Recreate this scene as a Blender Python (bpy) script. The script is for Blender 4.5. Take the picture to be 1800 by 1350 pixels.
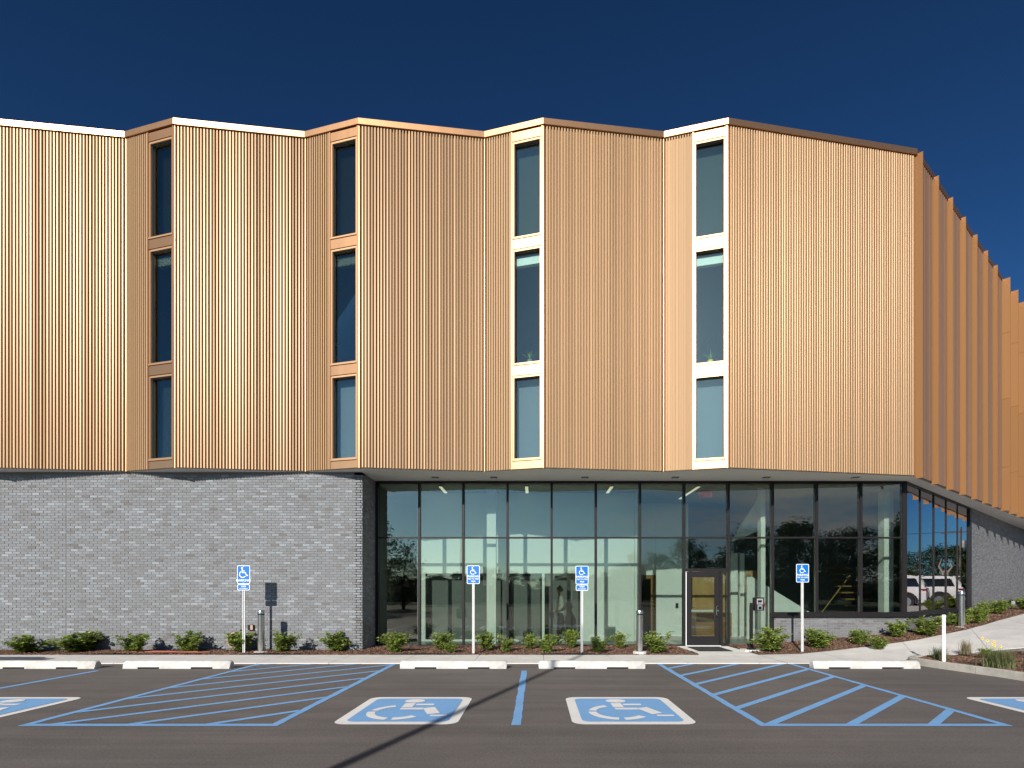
import bpy, bmesh, math, random
from mathutils import Vector, Matrix
R = math.radians
rnd = random.Random(7)
for o in list(bpy.data.objects):
    bpy.data.objects.remove(o)
scene = bpy.context.scene
COL = scene.collection

# ------------------------------------------------------------------ camera
FPX, PX, PY, EYE = 980.0, 942.0, 1040.0, 1.57      # shift-lens view, level camera
cd = bpy.data.cameras.new('camera'); cam = bpy.data.objects.new('camera', cd); COL.objects.link(cam)
cam.location = (0, 0, EYE); cam.rotation_euler = (R(90), 0, 0)
cd.sensor_width = 36; cd.lens = FPX / 1800 * 36
cd.shift_x = (900 - PX) / 1800; cd.shift_y = (PY - 675) / 1800
cd.clip_start = 0.1; cd.clip_end = 2000
scene.camera = cam

# ------------------------------------------------------------------ light
SUN_AZ, SUN_EL = R(18.5), R(25)                    # sun behind the camera, a little to the left
S = Vector((-math.sin(SUN_AZ) * math.cos(SUN_EL), -math.cos(SUN_AZ) * math.cos(SUN_EL), math.sin(SUN_EL)))
sd = bpy.data.lights.new('sun', 'SUN'); sun = bpy.data.objects.new('sun', sd); COL.objects.link(sun)
sun.rotation_euler = (-S).to_track_quat('-Z', 'Y').to_euler()
sun.location = S * 60
sd.energy = 5.0; sd.angle = R(0.5); sd.color = (1.0, 0.93, 0.84)

world = bpy.data.worlds.new('World'); scene.world = world; world.use_nodes = True
nt = world.node_tree; nt.nodes.clear()
wo = nt.nodes.new('ShaderNodeOutputWorld'); bg = nt.nodes.new('ShaderNodeBackground')
sky = nt.nodes.new('ShaderNodeTexSky'); sky.sky_type = 'NISHITA'; sky.sun_disc = False
sky.sun_elevation = SUN_EL; sky.sun_rotation = math.atan2(S.x, S.y)
sky.altitude = 300; sky.air_density = 0.75; sky.dust_density = 0.7; sky.ozone_density = 8.0
bg.inputs['Strength'].default_value = 0.043
# thin cirrus low in the sky behind the camera (seen mirrored in the glass)
tc = nt.nodes.new('ShaderNodeTexCoord')
mp = nt.nodes.new('ShaderNodeMapping'); mp.inputs['Scale'].default_value = (3.0, 3.0, 13.0); mp.inputs['Rotation'].default_value = (0, 0.35, 0)
nz = nt.nodes.new('ShaderNodeTexNoise'); nz.inputs['Scale'].default_value = 1.6; nz.inputs['Detail'].default_value = 9; nz.inputs['Roughness'].default_value = 0.62
rp = nt.nodes.new('ShaderNodeValToRGB'); rp.color_ramp.elements[0].position = 0.34; rp.color_ramp.elements[1].position = 0.64
sx = nt.nodes.new('ShaderNodeSeparateXYZ')
m1 = nt.nodes.new('ShaderNodeMapRange'); m1.inputs['From Min'].default_value = 0.08; m1.inputs['From Max'].default_value = 0.34   # towards +x
m2 = nt.nodes.new('ShaderNodeMapRange'); m2.inputs['From Min'].default_value = 0.0; m2.inputs['From Max'].default_value = -0.4   # behind
m3 = nt.nodes.new('ShaderNodeMapRange'); m3.inputs['From Min'].default_value = 0.5; m3.inputs['From Max'].default_value = 0.12
mu = nt.nodes.new('ShaderNodeMath'); mu.operation = 'MULTIPLY'
mu2 = nt.nodes.new('ShaderNodeMath'); mu2.operation = 'MULTIPLY'
mu3 = nt.nodes.new('ShaderNodeMath'); mu3.operation = 'MULTIPLY'
mx = nt.nodes.new('ShaderNodeMixRGB'); mx.inputs['Color2'].default_value = (13.0, 13.0, 13.8, 1)
L = nt.links.new
L(tc.outputs['Generated'], mp.inputs['Vector']); L(mp.outputs[0], nz.inputs['Vector']); L(nz.outputs['Fac'], rp.inputs['Fac'])
L(tc.outputs['Generated'], sx.inputs[0]); L(sx.outputs['X'], m1.inputs['Value']); L(sx.outputs['Y'], m2.inputs['Value']); L(sx.outputs['Z'], m3.inputs['Value'])
L(m1.outputs[0], mu.inputs[0]); L(m2.outputs[0], mu.inputs[1]); L(mu.outputs[0], mu3.inputs[0]); L(m3.outputs[0], mu3.inputs[1])
L(mu3.outputs[0], mu2.inputs[0]); L(rp.outputs['Color'], mu2.inputs[1])
gm = nt.nodes.new('ShaderNodeGamma'); gm.inputs['Gamma'].default_value = 1.42      # deep, polarised sky
tn = nt.nodes.new('ShaderNodeMixRGB'); tn.blend_type = 'MULTIPLY'; tn.inputs['Fac'].default_value = 1; tn.inputs['Color2'].default_value = (0.88, 1.0, 0.78, 1)
L(sky.outputs[0], gm.inputs['Color']); L(gm.outputs[0], tn.inputs['Color1']); L(tn.outputs[0], mx.inputs['Color1']); L(mu2.outputs[0], mx.inputs['Fac']); L(mx.outputs[0], bg.inputs['Color']); L(bg.outputs[0], wo.inputs['Surface'])

vs = scene.view_settings; vs.view_transform = 'Standard'; vs.look = 'None'; vs.gamma = 1; vs.use_curve_mapping = False
vs.exposure = 0.3
scene.cycles.max_bounces = 10; scene.cycles.transparent_max_bounces = 24

# ------------------------------------------------------------------ materials
def mat(name, col, rough=0.6, metal=0.0, var=0.0, vscale=6.0, bump=0.0, bscale=60.0, spec=0.5, emit=None, stretch=None, rvar=0.0):
    m = bpy.data.materials.new(name); m.use_nodes = True
    t = m.node_tree; b = t.nodes['Principled BSDF']
    b.inputs['Base Color'].default_value = (*col, 1); b.inputs['Roughness'].default_value = rough
    b.inputs['Metallic'].default_value = metal; b.inputs['Specular IOR Level'].default_value = spec
    if emit:
        b.inputs['Emission Color'].default_value = (*emit[0], 1); b.inputs['Emission Strength'].default_value = emit[1]
    if var or bump or rvar:
        g = t.nodes.new('ShaderNodeTexCoord'); src = g.outputs['Object']
        if stretch:
            mpp = t.nodes.new('ShaderNodeMapping'); mpp.inputs['Scale'].default_value = stretch
            t.links.new(src, mpp.inputs[0]); src = mpp.outputs[0]
    if var or rvar:
        n = t.nodes.new('ShaderNodeTexNoise'); n.inputs['Scale'].default_value = vscale; n.inputs['Detail'].default_value = 6; n.inputs['Roughness'].default_value = 0.65
        t.links.new(src, n.inputs['Vector'])
        if var:
            r = t.nodes.new('ShaderNodeMapRange'); r.inputs['From Min'].default_value = 0.25; r.inputs['From Max'].default_value = 0.75
            r.inputs['To Min'].default_value = 1 - var; r.inputs['To Max'].default_value = 1 + var
            x = t.nodes.new('ShaderNodeMixRGB'); x.blend_type = 'MULTIPLY'; x.inputs['Fac'].default_value = 1
            x.inputs['Color1'].default_value = (*col, 1)
            t.links.new(n.outputs['Fac'], r.inputs['Value']); t.links.new(r.outputs[0], x.inputs['Color2']); t.links.new(x.outputs[0], b.inputs['Base Color'])
        if rvar:
            r2 = t.nodes.new('ShaderNodeMapRange'); r2.inputs['To Min'].default_value = rough - rvar; r2.inputs['To Max'].default_value = rough + rvar
            t.links.new(n.outputs['Fac'], r2.inputs['Value']); t.links.new(r2.outputs[0], b.inputs['Roughness'])
    if bump:
        n2 = t.nodes.new('ShaderNodeTexNoise'); n2.inputs['Scale'].default_value = bscale; n2.inputs['Detail'].default_value = 5
        bp = t.nodes.new('ShaderNodeBump'); bp.inputs['Strength'].default_value = bump; bp.inputs['Distance'].default_value = 0.02
        t.links.new(src, n2.inputs['Vector']); t.links.new(n2.outputs['Fac'], bp.inputs['Height']); t.links.new(bp.outputs[0], b.inputs['Normal'])
    return m

def ramp_mat(name, stops, rough, source, bump=0.0, bscale=90.0, grain=0.0, gscale=120.0, sub=0.0, spec=0.4):
    """colour picked per piece: source 'island' or 'object'"""
    m = bpy.data.materials.new(name); m.use_nodes = True
    t = m.node_tree; b = t.nodes['Principled BSDF']; b.inputs['Roughness'].default_value = rough; b.inputs['Specular IOR Level'].default_value = spec
    if source == 'island':
        g = t.nodes.new('ShaderNodeNewGeometry'); s = g.outputs['Random Per Island']
    else:
        g = t.nodes.new('ShaderNodeObjectInfo'); s = g.outputs['Random']
    c = t.nodes.new('ShaderNodeValToRGB'); e = c.color_ramp.elements
    while len(e) < len(stops): e.new(0.5)
    for k, (p, col) in enumerate(stops):
        e[k].position = p; e[k].color = (*col, 1)
    t.links.new(s, c.inputs['Fac']); out = c.outputs['Color']
    tcn = t.nodes.new('ShaderNodeNewGeometry')
    if grain:
        n = t.nodes.new('ShaderNodeTexNoise'); n.inputs['Scale'].default_value = gscale; n.inputs['Detail'].default_value = 4
        r = t.nodes.new('ShaderNodeMapRange'); r.inputs['From Min'].default_value = 0.3; r.inputs['From Max'].default_value = 0.7
        r.inputs['To Min'].default_value = 1 - grain; r.inputs['To Max'].default_value = 1 + grain
        x = t.nodes.new('ShaderNodeMixRGB'); x.blend_type = 'MULTIPLY'; x.inputs['Fac'].default_value = 1
        t.links.new(tcn.outputs['Position'], n.inputs['Vector']); t.links.new(n.outputs['Fac'], r.inputs['Value'])
        t.links.new(out, x.inputs['Color1']); t.links.new(r.outputs[0], x.inputs['Color2']); out = x.outputs[0]
    t.links.new(out, b.inputs['Base Color'])
    if bump:
        n2 = t.nodes.new('ShaderNodeTexNoise'); n2.inputs['Scale'].default_value = bscale; n2.inputs['Detail'].default_value = 5
        bp = t.nodes.new('ShaderNodeBump'); bp.inputs['Strength'].default_value = bump; bp.inputs['Distance'].default_value = 0.01
        t.links.new(tcn.outputs['Position'], n2.inputs['Vector']); t.links.new(n2.outputs['Fac'], bp.inputs['Height']); t.links.new(bp.outputs[0], b.inputs['Normal'])
    if sub:
        tr = t.nodes.new('ShaderNodeBsdfTranslucent'); ms = t.nodes.new('ShaderNodeMixShader'); ms.inputs['Fac'].default_value = sub
        t.links.new(out, tr.inputs['Color']); t.links.new(b.outputs[0], ms.inputs[1]); t.links.new(tr.outputs[0], ms.inputs[2])
        t.links.new(ms.outputs[0], t.nodes['Material Output'].inputs['Surface'])
    return m

def glass_mat(name, tint, base, fres=1.0, wav=0.0, rc=(1.0, 0.96, 0.88)):
    m = bpy.data.materials.new(name); m.use_nodes = True
    t = m.node_tree; t.nodes.remove(t.nodes['Principled BSDF']); out = t.nodes['Material Output']
    tr = t.nodes.new('ShaderNodeBsdfTransparent'); tr.inputs['Color'].default_value = (*tint, 1)
    gl = t.nodes.new('ShaderNodeBsdfGlossy'); gl.inputs['Roughness'].default_value = 0.0; gl.inputs['Color'].default_value = (*rc, 1)
    fr = t.nodes.new('ShaderNodeFresnel'); fr.inputs['IOR'].default_value = 1.5
    ml = t.nodes.new('ShaderNodeMath'); ml.operation = 'MULTIPLY_ADD'; ml.inputs[1].default_value = fres; ml.inputs[2].default_value = base; ml.use_clamp = True
    ms = t.nodes.new('ShaderNodeMixShader')
    if wav:
        g = t.nodes.new('ShaderNodeNewGeometry'); n = t.nodes.new('ShaderNodeTexNoise'); n.inputs['Scale'].default_value = 0.9; n.inputs['Detail'].default_value = 1
        bp = t.nodes.new('ShaderNodeBump'); bp.inputs['Strength'].default_value = wav; bp.inputs['Distance'].default_value = 0.02
        t.links.new(g.outputs['Position'], n.inputs['Vector']); t.links.new(n.outputs['Fac'], bp.inputs['Height']); t.links.new(bp.outputs[0], gl.inputs['Normal'])
    t.links.new(fr.outputs[0], ml.inputs[0]); t.links.new(ml.outputs[0], ms.inputs['Fac'])
    t.links.new(tr.outputs[0], ms.inputs[1]); t.links.new(gl.outputs[0], ms.inputs[2]); t.links.new(ms.outputs[0], out.inputs['Surface'])
    return m

def asphalt_mat():
    m = bpy.data.materials.new('asphalt'); m.use_nodes = True
    t = m.node_tree; b = t.nodes['Principled BSDF']; b.inputs['Roughness'].default_value = 0.86; b.inputs['Specular IOR Level'].default_value = 0.3
    g = t.nodes.new('ShaderNodeTexCoord')
    def noise(sc, det, vec=None):
        n = t.nodes.new('ShaderNodeTexNoise'); n.inputs['Scale'].default_value = sc; n.inputs['Detail'].default_value = det; n.inputs['Roughness'].default_value = 0.7
        t.links.new(vec or g.outputs['Object'], n.inputs['Vector']); return n
    big = noise(0.35, 5); fine = noise(42, 4); grit = noise(70, 2)
    mpg = t.nodes.new('ShaderNodeMapping'); mpg.inputs['Scale'].default_value = (0.12, 2.2, 1); t.links.new(g.outputs['Object'], mpg.inputs[0])
    streak = noise(1.2, 5, mpg.outputs[0])
    c = t.nodes.new('ShaderNodeValToRGB'); e = c.color_ramp.elements
    e[0].position = 0.36; e[0].color = (0.074, 0.067, 0.064, 1); e[1].position = 0.66; e[1].color = (0.190, 0.171, 0.162, 1)
    ad = t.nodes.new('ShaderNodeMath'); ad.operation = 'MULTIPLY_ADD'; ad.inputs[1].default_value = 0.44
    hf = t.nodes.new('ShaderNodeMath'); hf.operation = 'MULTIPLY'; hf.inputs[1].default_value = 0.28
    h2 = t.nodes.new('ShaderNodeMath'); h2.operation = 'MULTIPLY_ADD'; h2.inputs[1].default_value = 0.28
    t.links.new(big.outputs['Fac'], hf.inputs[0]); t.links.new(streak.outputs['Fac'], h2.inputs[0]); t.links.new(hf.outputs[0], h2.inputs[2])
    t.links.new(fine.outputs['Fac'], ad.inputs[0]); t.links.new(h2.outputs[0], ad.inputs[2]); t.links.new(ad.outputs[0], c.inputs['Fac'])
    sp = t.nodes.new('ShaderNodeValToRGB'); sp.color_ramp.elements[0].position = 0.64; sp.color_ramp.elements[0].color = (0, 0, 0, 1); sp.color_ramp.elements[1].position = 0.74; sp.color_ramp.elements[1].color = (0.6, 0.6, 0.6, 1)
    t.links.new(grit.outputs['Fac'], sp.inputs['Fac'])
    x = t.nodes.new('ShaderNodeMixRGB'); x.inputs['Color2'].default_value = (0.30, 0.27, 0.24, 1)
    t.links.new(sp.outputs['Color'], x.inputs['Fac']); t.links.new(c.outputs['Color'], x.inputs['Color1']); t.links.new(x.outputs[0], b.inputs['Base Color'])
    bp = t.nodes.new('ShaderNodeBump'); bp.inputs['Strength'].default_value = 0.5; bp.inputs['Distance'].default_value = 0.006
    t.links.new(fine.outputs['Fac'], bp.inputs['Height']); t.links.new(bp.outputs[0], b.inputs['Normal'])
    return m

def worn_paint(name, col, wear_col, thr=0.70):
    m = mat(name, col, 0.75, spec=0.3)
    t = m.node_tree; b = t.nodes['Principled BSDF']
    g = t.nodes.new('ShaderNodeNewGeometry')
    n = t.nodes.new('ShaderNodeTexNoise'); n.inputs['Scale'].default_value = 38; n.inputs['Detail'].default_value = 6; n.inputs['Roughness'].default_value = 0.75
    n3 = t.nodes.new('ShaderNodeTexNoise'); n3.inputs['Scale'].default_value = 2.5; n3.inputs['Detail'].default_value = 3
    r = t.nodes.new('ShaderNodeValToRGB'); r.color_ramp.elements[0].position = thr - 0.06; r.color_ramp.elements[1].position = thr
    r3 = t.nodes.new('ShaderNodeMapRange'); r3.inputs['To Min'].default_value = 0.88; r3.inputs['To Max'].default_value = 1.1
    mm = t.nodes.new('ShaderNodeMixRGB'); mm.blend_type = 'MULTIPLY'; mm.inputs['Fac'].default_value = 1; mm.inputs['Color1'].default_value = (*col, 1)
    x = t.nodes.new('ShaderNodeMixRGB'); x.inputs['Color2'].default_value = (*wear_col, 1)
    t.links.new(g.outputs['Position'], n.inputs['Vector']); t.links.new(g.outputs['Position'], n3.inputs['Vector'])
    t.links.new(n.outputs['Fac'], r.inputs['Fac']); t.links.new(n3.outputs['Fac'], r3.inputs['Value']); t.links.new(r3.outputs[0], mm.inputs['Color2'])
    t.links.new(mm.outputs[0], x.inputs['Color1']); t.links.new(r.outputs['Color'], x.inputs['Fac']); t.links.new(x.outputs[0], b.inputs['Base Color'])
    bp = t.nodes.new('ShaderNodeBump'); bp.inputs['Strength'].default_value = 0.35; bp.inputs['Distance'].default_value = 0.005
    t.links.new(n.outputs['Fac'], bp.inputs['Height']); t.links.new(bp.outputs[0], b.inputs['Normal'])
    return m

def metal_mat(name, col, rough, metal, spec=0.5):
    """champagne anodised sheet: every panel differs a hair in tone and gloss"""
    m = mat(name, col, rough, metal, spec=spec)
    t = m.node_tree; b = t.nodes['Principled BSDF']
    oi = t.nodes.new('ShaderNodeObjectInfo')
    r = t.nodes.new('ShaderNodeMapRange'); r.inputs['To Min'].default_value = 0.93; r.inputs['To Max'].default_value = 1.06
    x = t.nodes.new('ShaderNodeMixRGB'); x.blend_type = 'MULTIPLY'; x.inputs['Fac'].default_value = 1; x.inputs['Color1'].default_value = (*col, 1)
    gi = t.nodes.new('ShaderNodeNewGeometry'); ri = t.nodes.new('ShaderNodeMapRange'); ri.inputs['To Min'].default_value = 0.86; ri.inputs['To Max'].default_value = 1.14
    mi = t.nodes.new('ShaderNodeMath'); mi.operation = 'MULTIPLY'
    t.links.new(gi.outputs['Random Per Island'], ri.inputs['Value']); t.links.new(ri.outputs[0], mi.inputs[0]); t.links.new(r.outputs[0], mi.inputs[1])
    t.links.new(oi.outputs['Random'], r.inputs['Value']); t.links.new(mi.outputs[0], x.inputs['Color2']); t.links.new(x.outputs[0], b.inputs['Base Color'])
    g = t.nodes.new('ShaderNodeNewGeometry'); mp_ = t.nodes.new('ShaderNodeMapping'); mp_.inputs['Scale'].default_value = (1, 1, 0.25)
    n = t.nodes.new('ShaderNodeTexNoise'); n.inputs['Scale'].default_value = 2.2; n.inputs['Detail'].default_value = 2
    bp = t.nodes.new('ShaderNodeBump'); bp.inputs['Strength'].default_value = 0.12; bp.inputs['Distance'].default_value = 0.03
    t.links.new(g.outputs['Position'], mp_.inputs[0]); t.links.new(mp_.outputs[0], n.inputs['Vector']); t.links.new(n.outputs['Fac'], bp.inputs['Height']); t.links.new(bp.outputs[0], b.inputs['Normal'])
    return m

BRICK = [(0.0, (0.135, 0.128, 0.123)), (0.05, (0.172, 0.171, 0.172)), (0.2, (0.178, 0.185, 0.194)), (0.72, (0.197, 0.208, 0.222)), (0.92, (0.232, 0.250, 0.268)), (1.0, (0.272, 0.296, 0.317))]
BRICK2 = [(0.0, (0.12, 0.118, 0.122)), (0.5, (0.155, 0.157, 0.165)), (1.0, (0.19, 0.195, 0.205))]
LEAF = [(0.0, (0.09, 0.14, 0.022)), (0.5, (0.18, 0.265, 0.042)), (0.85, (0.29, 0.37, 0.07)), (1.0, (0.38, 0.42, 0.11))]
M = {
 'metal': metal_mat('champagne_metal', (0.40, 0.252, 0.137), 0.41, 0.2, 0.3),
 'metal_matte': metal_mat('matte_champagne_metal', (0.42, 0.268, 0.145), 0.55, 0.04, 0.2),
 'trim': metal_mat('champagne_trim', (0.53, 0.295, 0.15), 0.36, 0.93),
 'frame': metal_mat('champagne_frame', (0.48, 0.285, 0.15), 0.43, 0.7),
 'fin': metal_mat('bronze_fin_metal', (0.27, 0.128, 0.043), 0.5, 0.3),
 'metal_side': metal_mat('dark_side_panel_metal', (0.225, 0.128, 0.08), 0.5, 0.25),  # side facade panels: darker base colour than the front sheet
 'back': mat('dark_backing', (0.05, 0.035, 0.025), 0.9),
 'soffit': mat('soffit_panel', (0.62, 0.61, 0.60), 0.7, var=0.04),
 'mortar': mat('mortar', (0.17, 0.172, 0.176), 0.95, bump=0.5, bscale=120),
 'mortar_light': mat('light_mortar', (0.26, 0.26, 0.262), 0.95, bump=0.5, bscale=120),
 'brick_i': ramp_mat('brick_field', BRICK, 0.82, 'island', 0.6, 110, 0.28, 75),
 'brick_o': ramp_mat('brick_single', BRICK, 0.82, 'object', 0.6, 110, 0.28, 75),
 'brick_d': ramp_mat('dark_brick_field', BRICK2, 0.82, 'island', 0.6, 110, 0.2, 75),
 'black': mat('black_anodised', (0.015, 0.013, 0.0145), 0.45, 0.0, rvar=0.05, vscale=3, spec=0.22),
 'glass': glass_mat('clear_glazing', (0.735, 0.80, 0.77), 0.055, 0.9, 0.008),
 'glass_side': glass_mat('side_glazing', (0.55, 0.64, 0.62), 0.19, 1.0, 0.008, (1.0, 0.96, 0.98)),
 'glass_up': glass_mat('upper_glazing', (0.80, 0.90, 0.88), 0.05, 0.9, 0.012),
 'white_wall': mat('white_interior_paint', (0.78, 0.78, 0.76), 0.8, var=0.02),
 'dark_panel': mat('dark_interior_panel', (0.13, 0.135, 0.13), 0.6, var=0.08),
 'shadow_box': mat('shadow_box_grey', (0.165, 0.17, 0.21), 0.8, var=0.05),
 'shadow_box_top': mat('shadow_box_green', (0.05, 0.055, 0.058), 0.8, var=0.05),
 'ceiling': mat('interior_ceiling', (0.30, 0.33, 0.30), 0.9),
 'floor': mat('interior_floor', (0.32, 0.33, 0.32), 0.35, var=0.06),
 'wood': mat('brown_wood', (0.26, 0.13, 0.045), 0.5, var=0.25, vscale=5, stretch=(8, 8, 0.7)),
 'ply': mat('plywood', (0.42, 0.25, 0.10), 0.6, var=0.25, vscale=3, stretch=(1.5, 1.5, 0.6)),
 'strip': mat('light_diffuser', (0.9, 0.87, 0.7), 0.5, emit=((1.0, 0.92, 0.66), 0.8)),
 'yellow': mat('wood_handrail', (0.30, 0.19, 0.05), 0.5),
 'exit': mat('exit_red', (0.55, 0.05, 0.03), 0.5, emit=((1, 0.12, 0.06), 0.3)),
 'asphalt': asphalt_mat(),
 'concrete': mat('walk_concrete', (0.60, 0.585, 0.56), 0.88, var=0.12, vscale=1.6, bump=0.25, bscale=130),
 'kerb': mat('kerb_concrete', (0.42, 0.40, 0.355), 0.88, var=0.22, vscale=5, bump=0.4, bscale=90),
 'stop': mat('white_stop_concrete', (0.55, 0.545, 0.515), 0.85, var=0.24, vscale=5, bump=0.3, bscale=70),
 'mulch': mat('mulch_soil', (0.085, 0.047, 0.032), 0.95, var=0.45, vscale=22, bump=1.0, bscale=45),
 'chip': ramp_mat('mulch_chip', [(0, (0.05, 0.026, 0.018)), (0.6, (0.13, 0.068, 0.042)), (1, (0.27, 0.165, 0.11))], 0.9, 'island'),
 'grass': mat('far_grass', (0.04, 0.065, 0.02), 0.95, var=0.35, vscale=0.4),
 'far_wood': mat('far_wood', (0.022, 0.036, 0.014), 0.95, var=0.5, vscale=0.6, bump=1.0, bscale=1.5),
 'blue_paint': worn_paint('blue_road_paint', (0.185, 0.395, 0.70), (0.09, 0.13, 0.18), 0.665),
 'white_paint': worn_paint('white_road_paint', (0.76, 0.76, 0.74), (0.30, 0.29, 0.28), 0.675),
 'sign_blue': mat('sign_blue', (0.0, 0.135, 0.48), 0.35),
 'sign_white': mat('sign_white', (0.86, 0.87, 0.88), 0.4),
 'post': mat('galvanised_post', (0.62, 0.63, 0.63), 0.5, 0.25, var=0.08),
 'hole': mat('post_hole', (0.04, 0.04, 0.045), 0.8),
 'steel': mat('brushed_steel', (0.60, 0.59, 0.57), 0.20, 0.95, rvar=0.05, vscale=4, stretch=(12, 12, 0.5)),
 'leaf': ramp_mat('shrub_leaf', LEAF, 0.5, 'island', sub=0.25),
 'tree_leaf': ramp_mat('tree_leaf', [(0, (0.018, 0.04, 0.010)), (0.6, (0.045, 0.085, 0.018)), (1, (0.09, 0.14, 0.03))], 0.6, 'island', sub=0.2),
 'stem': mat('shrub_stem', (0.12, 0.075, 0.045), 0.9),
 'bark': mat('bark', (0.13, 0.10, 0.075), 0.95, var=0.25, vscale=9, bump=0.8, bscale=14),
 'blade': ramp_mat('grass_blade', [(0, (0.06, 0.10, 0.03)), (0.6, (0.13, 0.17, 0.06)), (1, (0.30, 0.25, 0.13))], 0.7, 'island', sub=0.2),
 'dryblade': ramp_mat('dry_grass_blade', [(0, (0.10, 0.11, 0.05)), (0.5, (0.25, 0.20, 0.11)), (1, (0.38, 0.30, 0.18))], 0.7, 'island', sub=0.2),
 'petal': mat('yellow_petal', (0.9, 0.62, 0.02), 0.6),
 'flower_eye': mat('flower_eye', (0.25, 0.10, 0.02), 0.9),
 'orange': mat('orange_hose', (0.30, 0.075, 0.04), 0.6),
 'tan': mat('tan_rubber', (0.42, 0.28, 0.19), 0.7),
 'mat': mat('black_mat', (0.016, 0.016, 0.018), 0.95, bump=0.6, bscale=150),
 'grey_plastic': mat('grey_plastic', (0.26, 0.27, 0.28), 0.45),
 'screen': mat('dark_screen', (0.012, 0.012, 0.015), 0.2),
 'car_white': mat('white_car_paint', (0.78, 0.79, 0.80), 0.22, spec=0.6),
 'car_black': mat('black_car_plastic', (0.02, 0.02, 0.022), 0.6),
 'car_glass': mat('tinted_car_glass', (0.012, 0.016, 0.018), 0.06, spec=0.8),
 'tyre': mat('tyre_rubber', (0.022, 0.022, 0.023), 0.85),
 'rim': mat('alloy_rim', (0.55, 0.56, 0.57), 0.3, 0.9),
 'tail': mat('red_tail_lamp', (0.22, 0.008, 0.01), 0.15),
 'lamp': mat('clear_head_lamp', (0.75, 0.77, 0.8), 0.1),
 'skin': mat('skin', (0.34, 0.19, 0.12), 0.6),
 'hair': mat('dark_hair', (0.03, 0.02, 0.015), 0.6),
 'jacket': mat('pale_grey_jacket', (0.30, 0.30, 0.27), 0.85, var=0.08),
 'trousers': mat('black_trousers', (0.02, 0.02, 0.022), 0.85),
 'shoe': mat('pale_shoe', (0.45, 0.44, 0.42), 0.6),
 'bag': mat('black_bag', (0.015, 0.015, 0.016), 0.6),
 'pole': mat('dark_bronze_pole', (0.05, 0.045, 0.04), 0.45),
 'wire': mat('black_wire', (0.015, 0.015, 0.015), 0.7),
 'dead': mat('bleached_wood', (0.30, 0.25, 0.20), 0.9, var=0.2),
}

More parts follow.
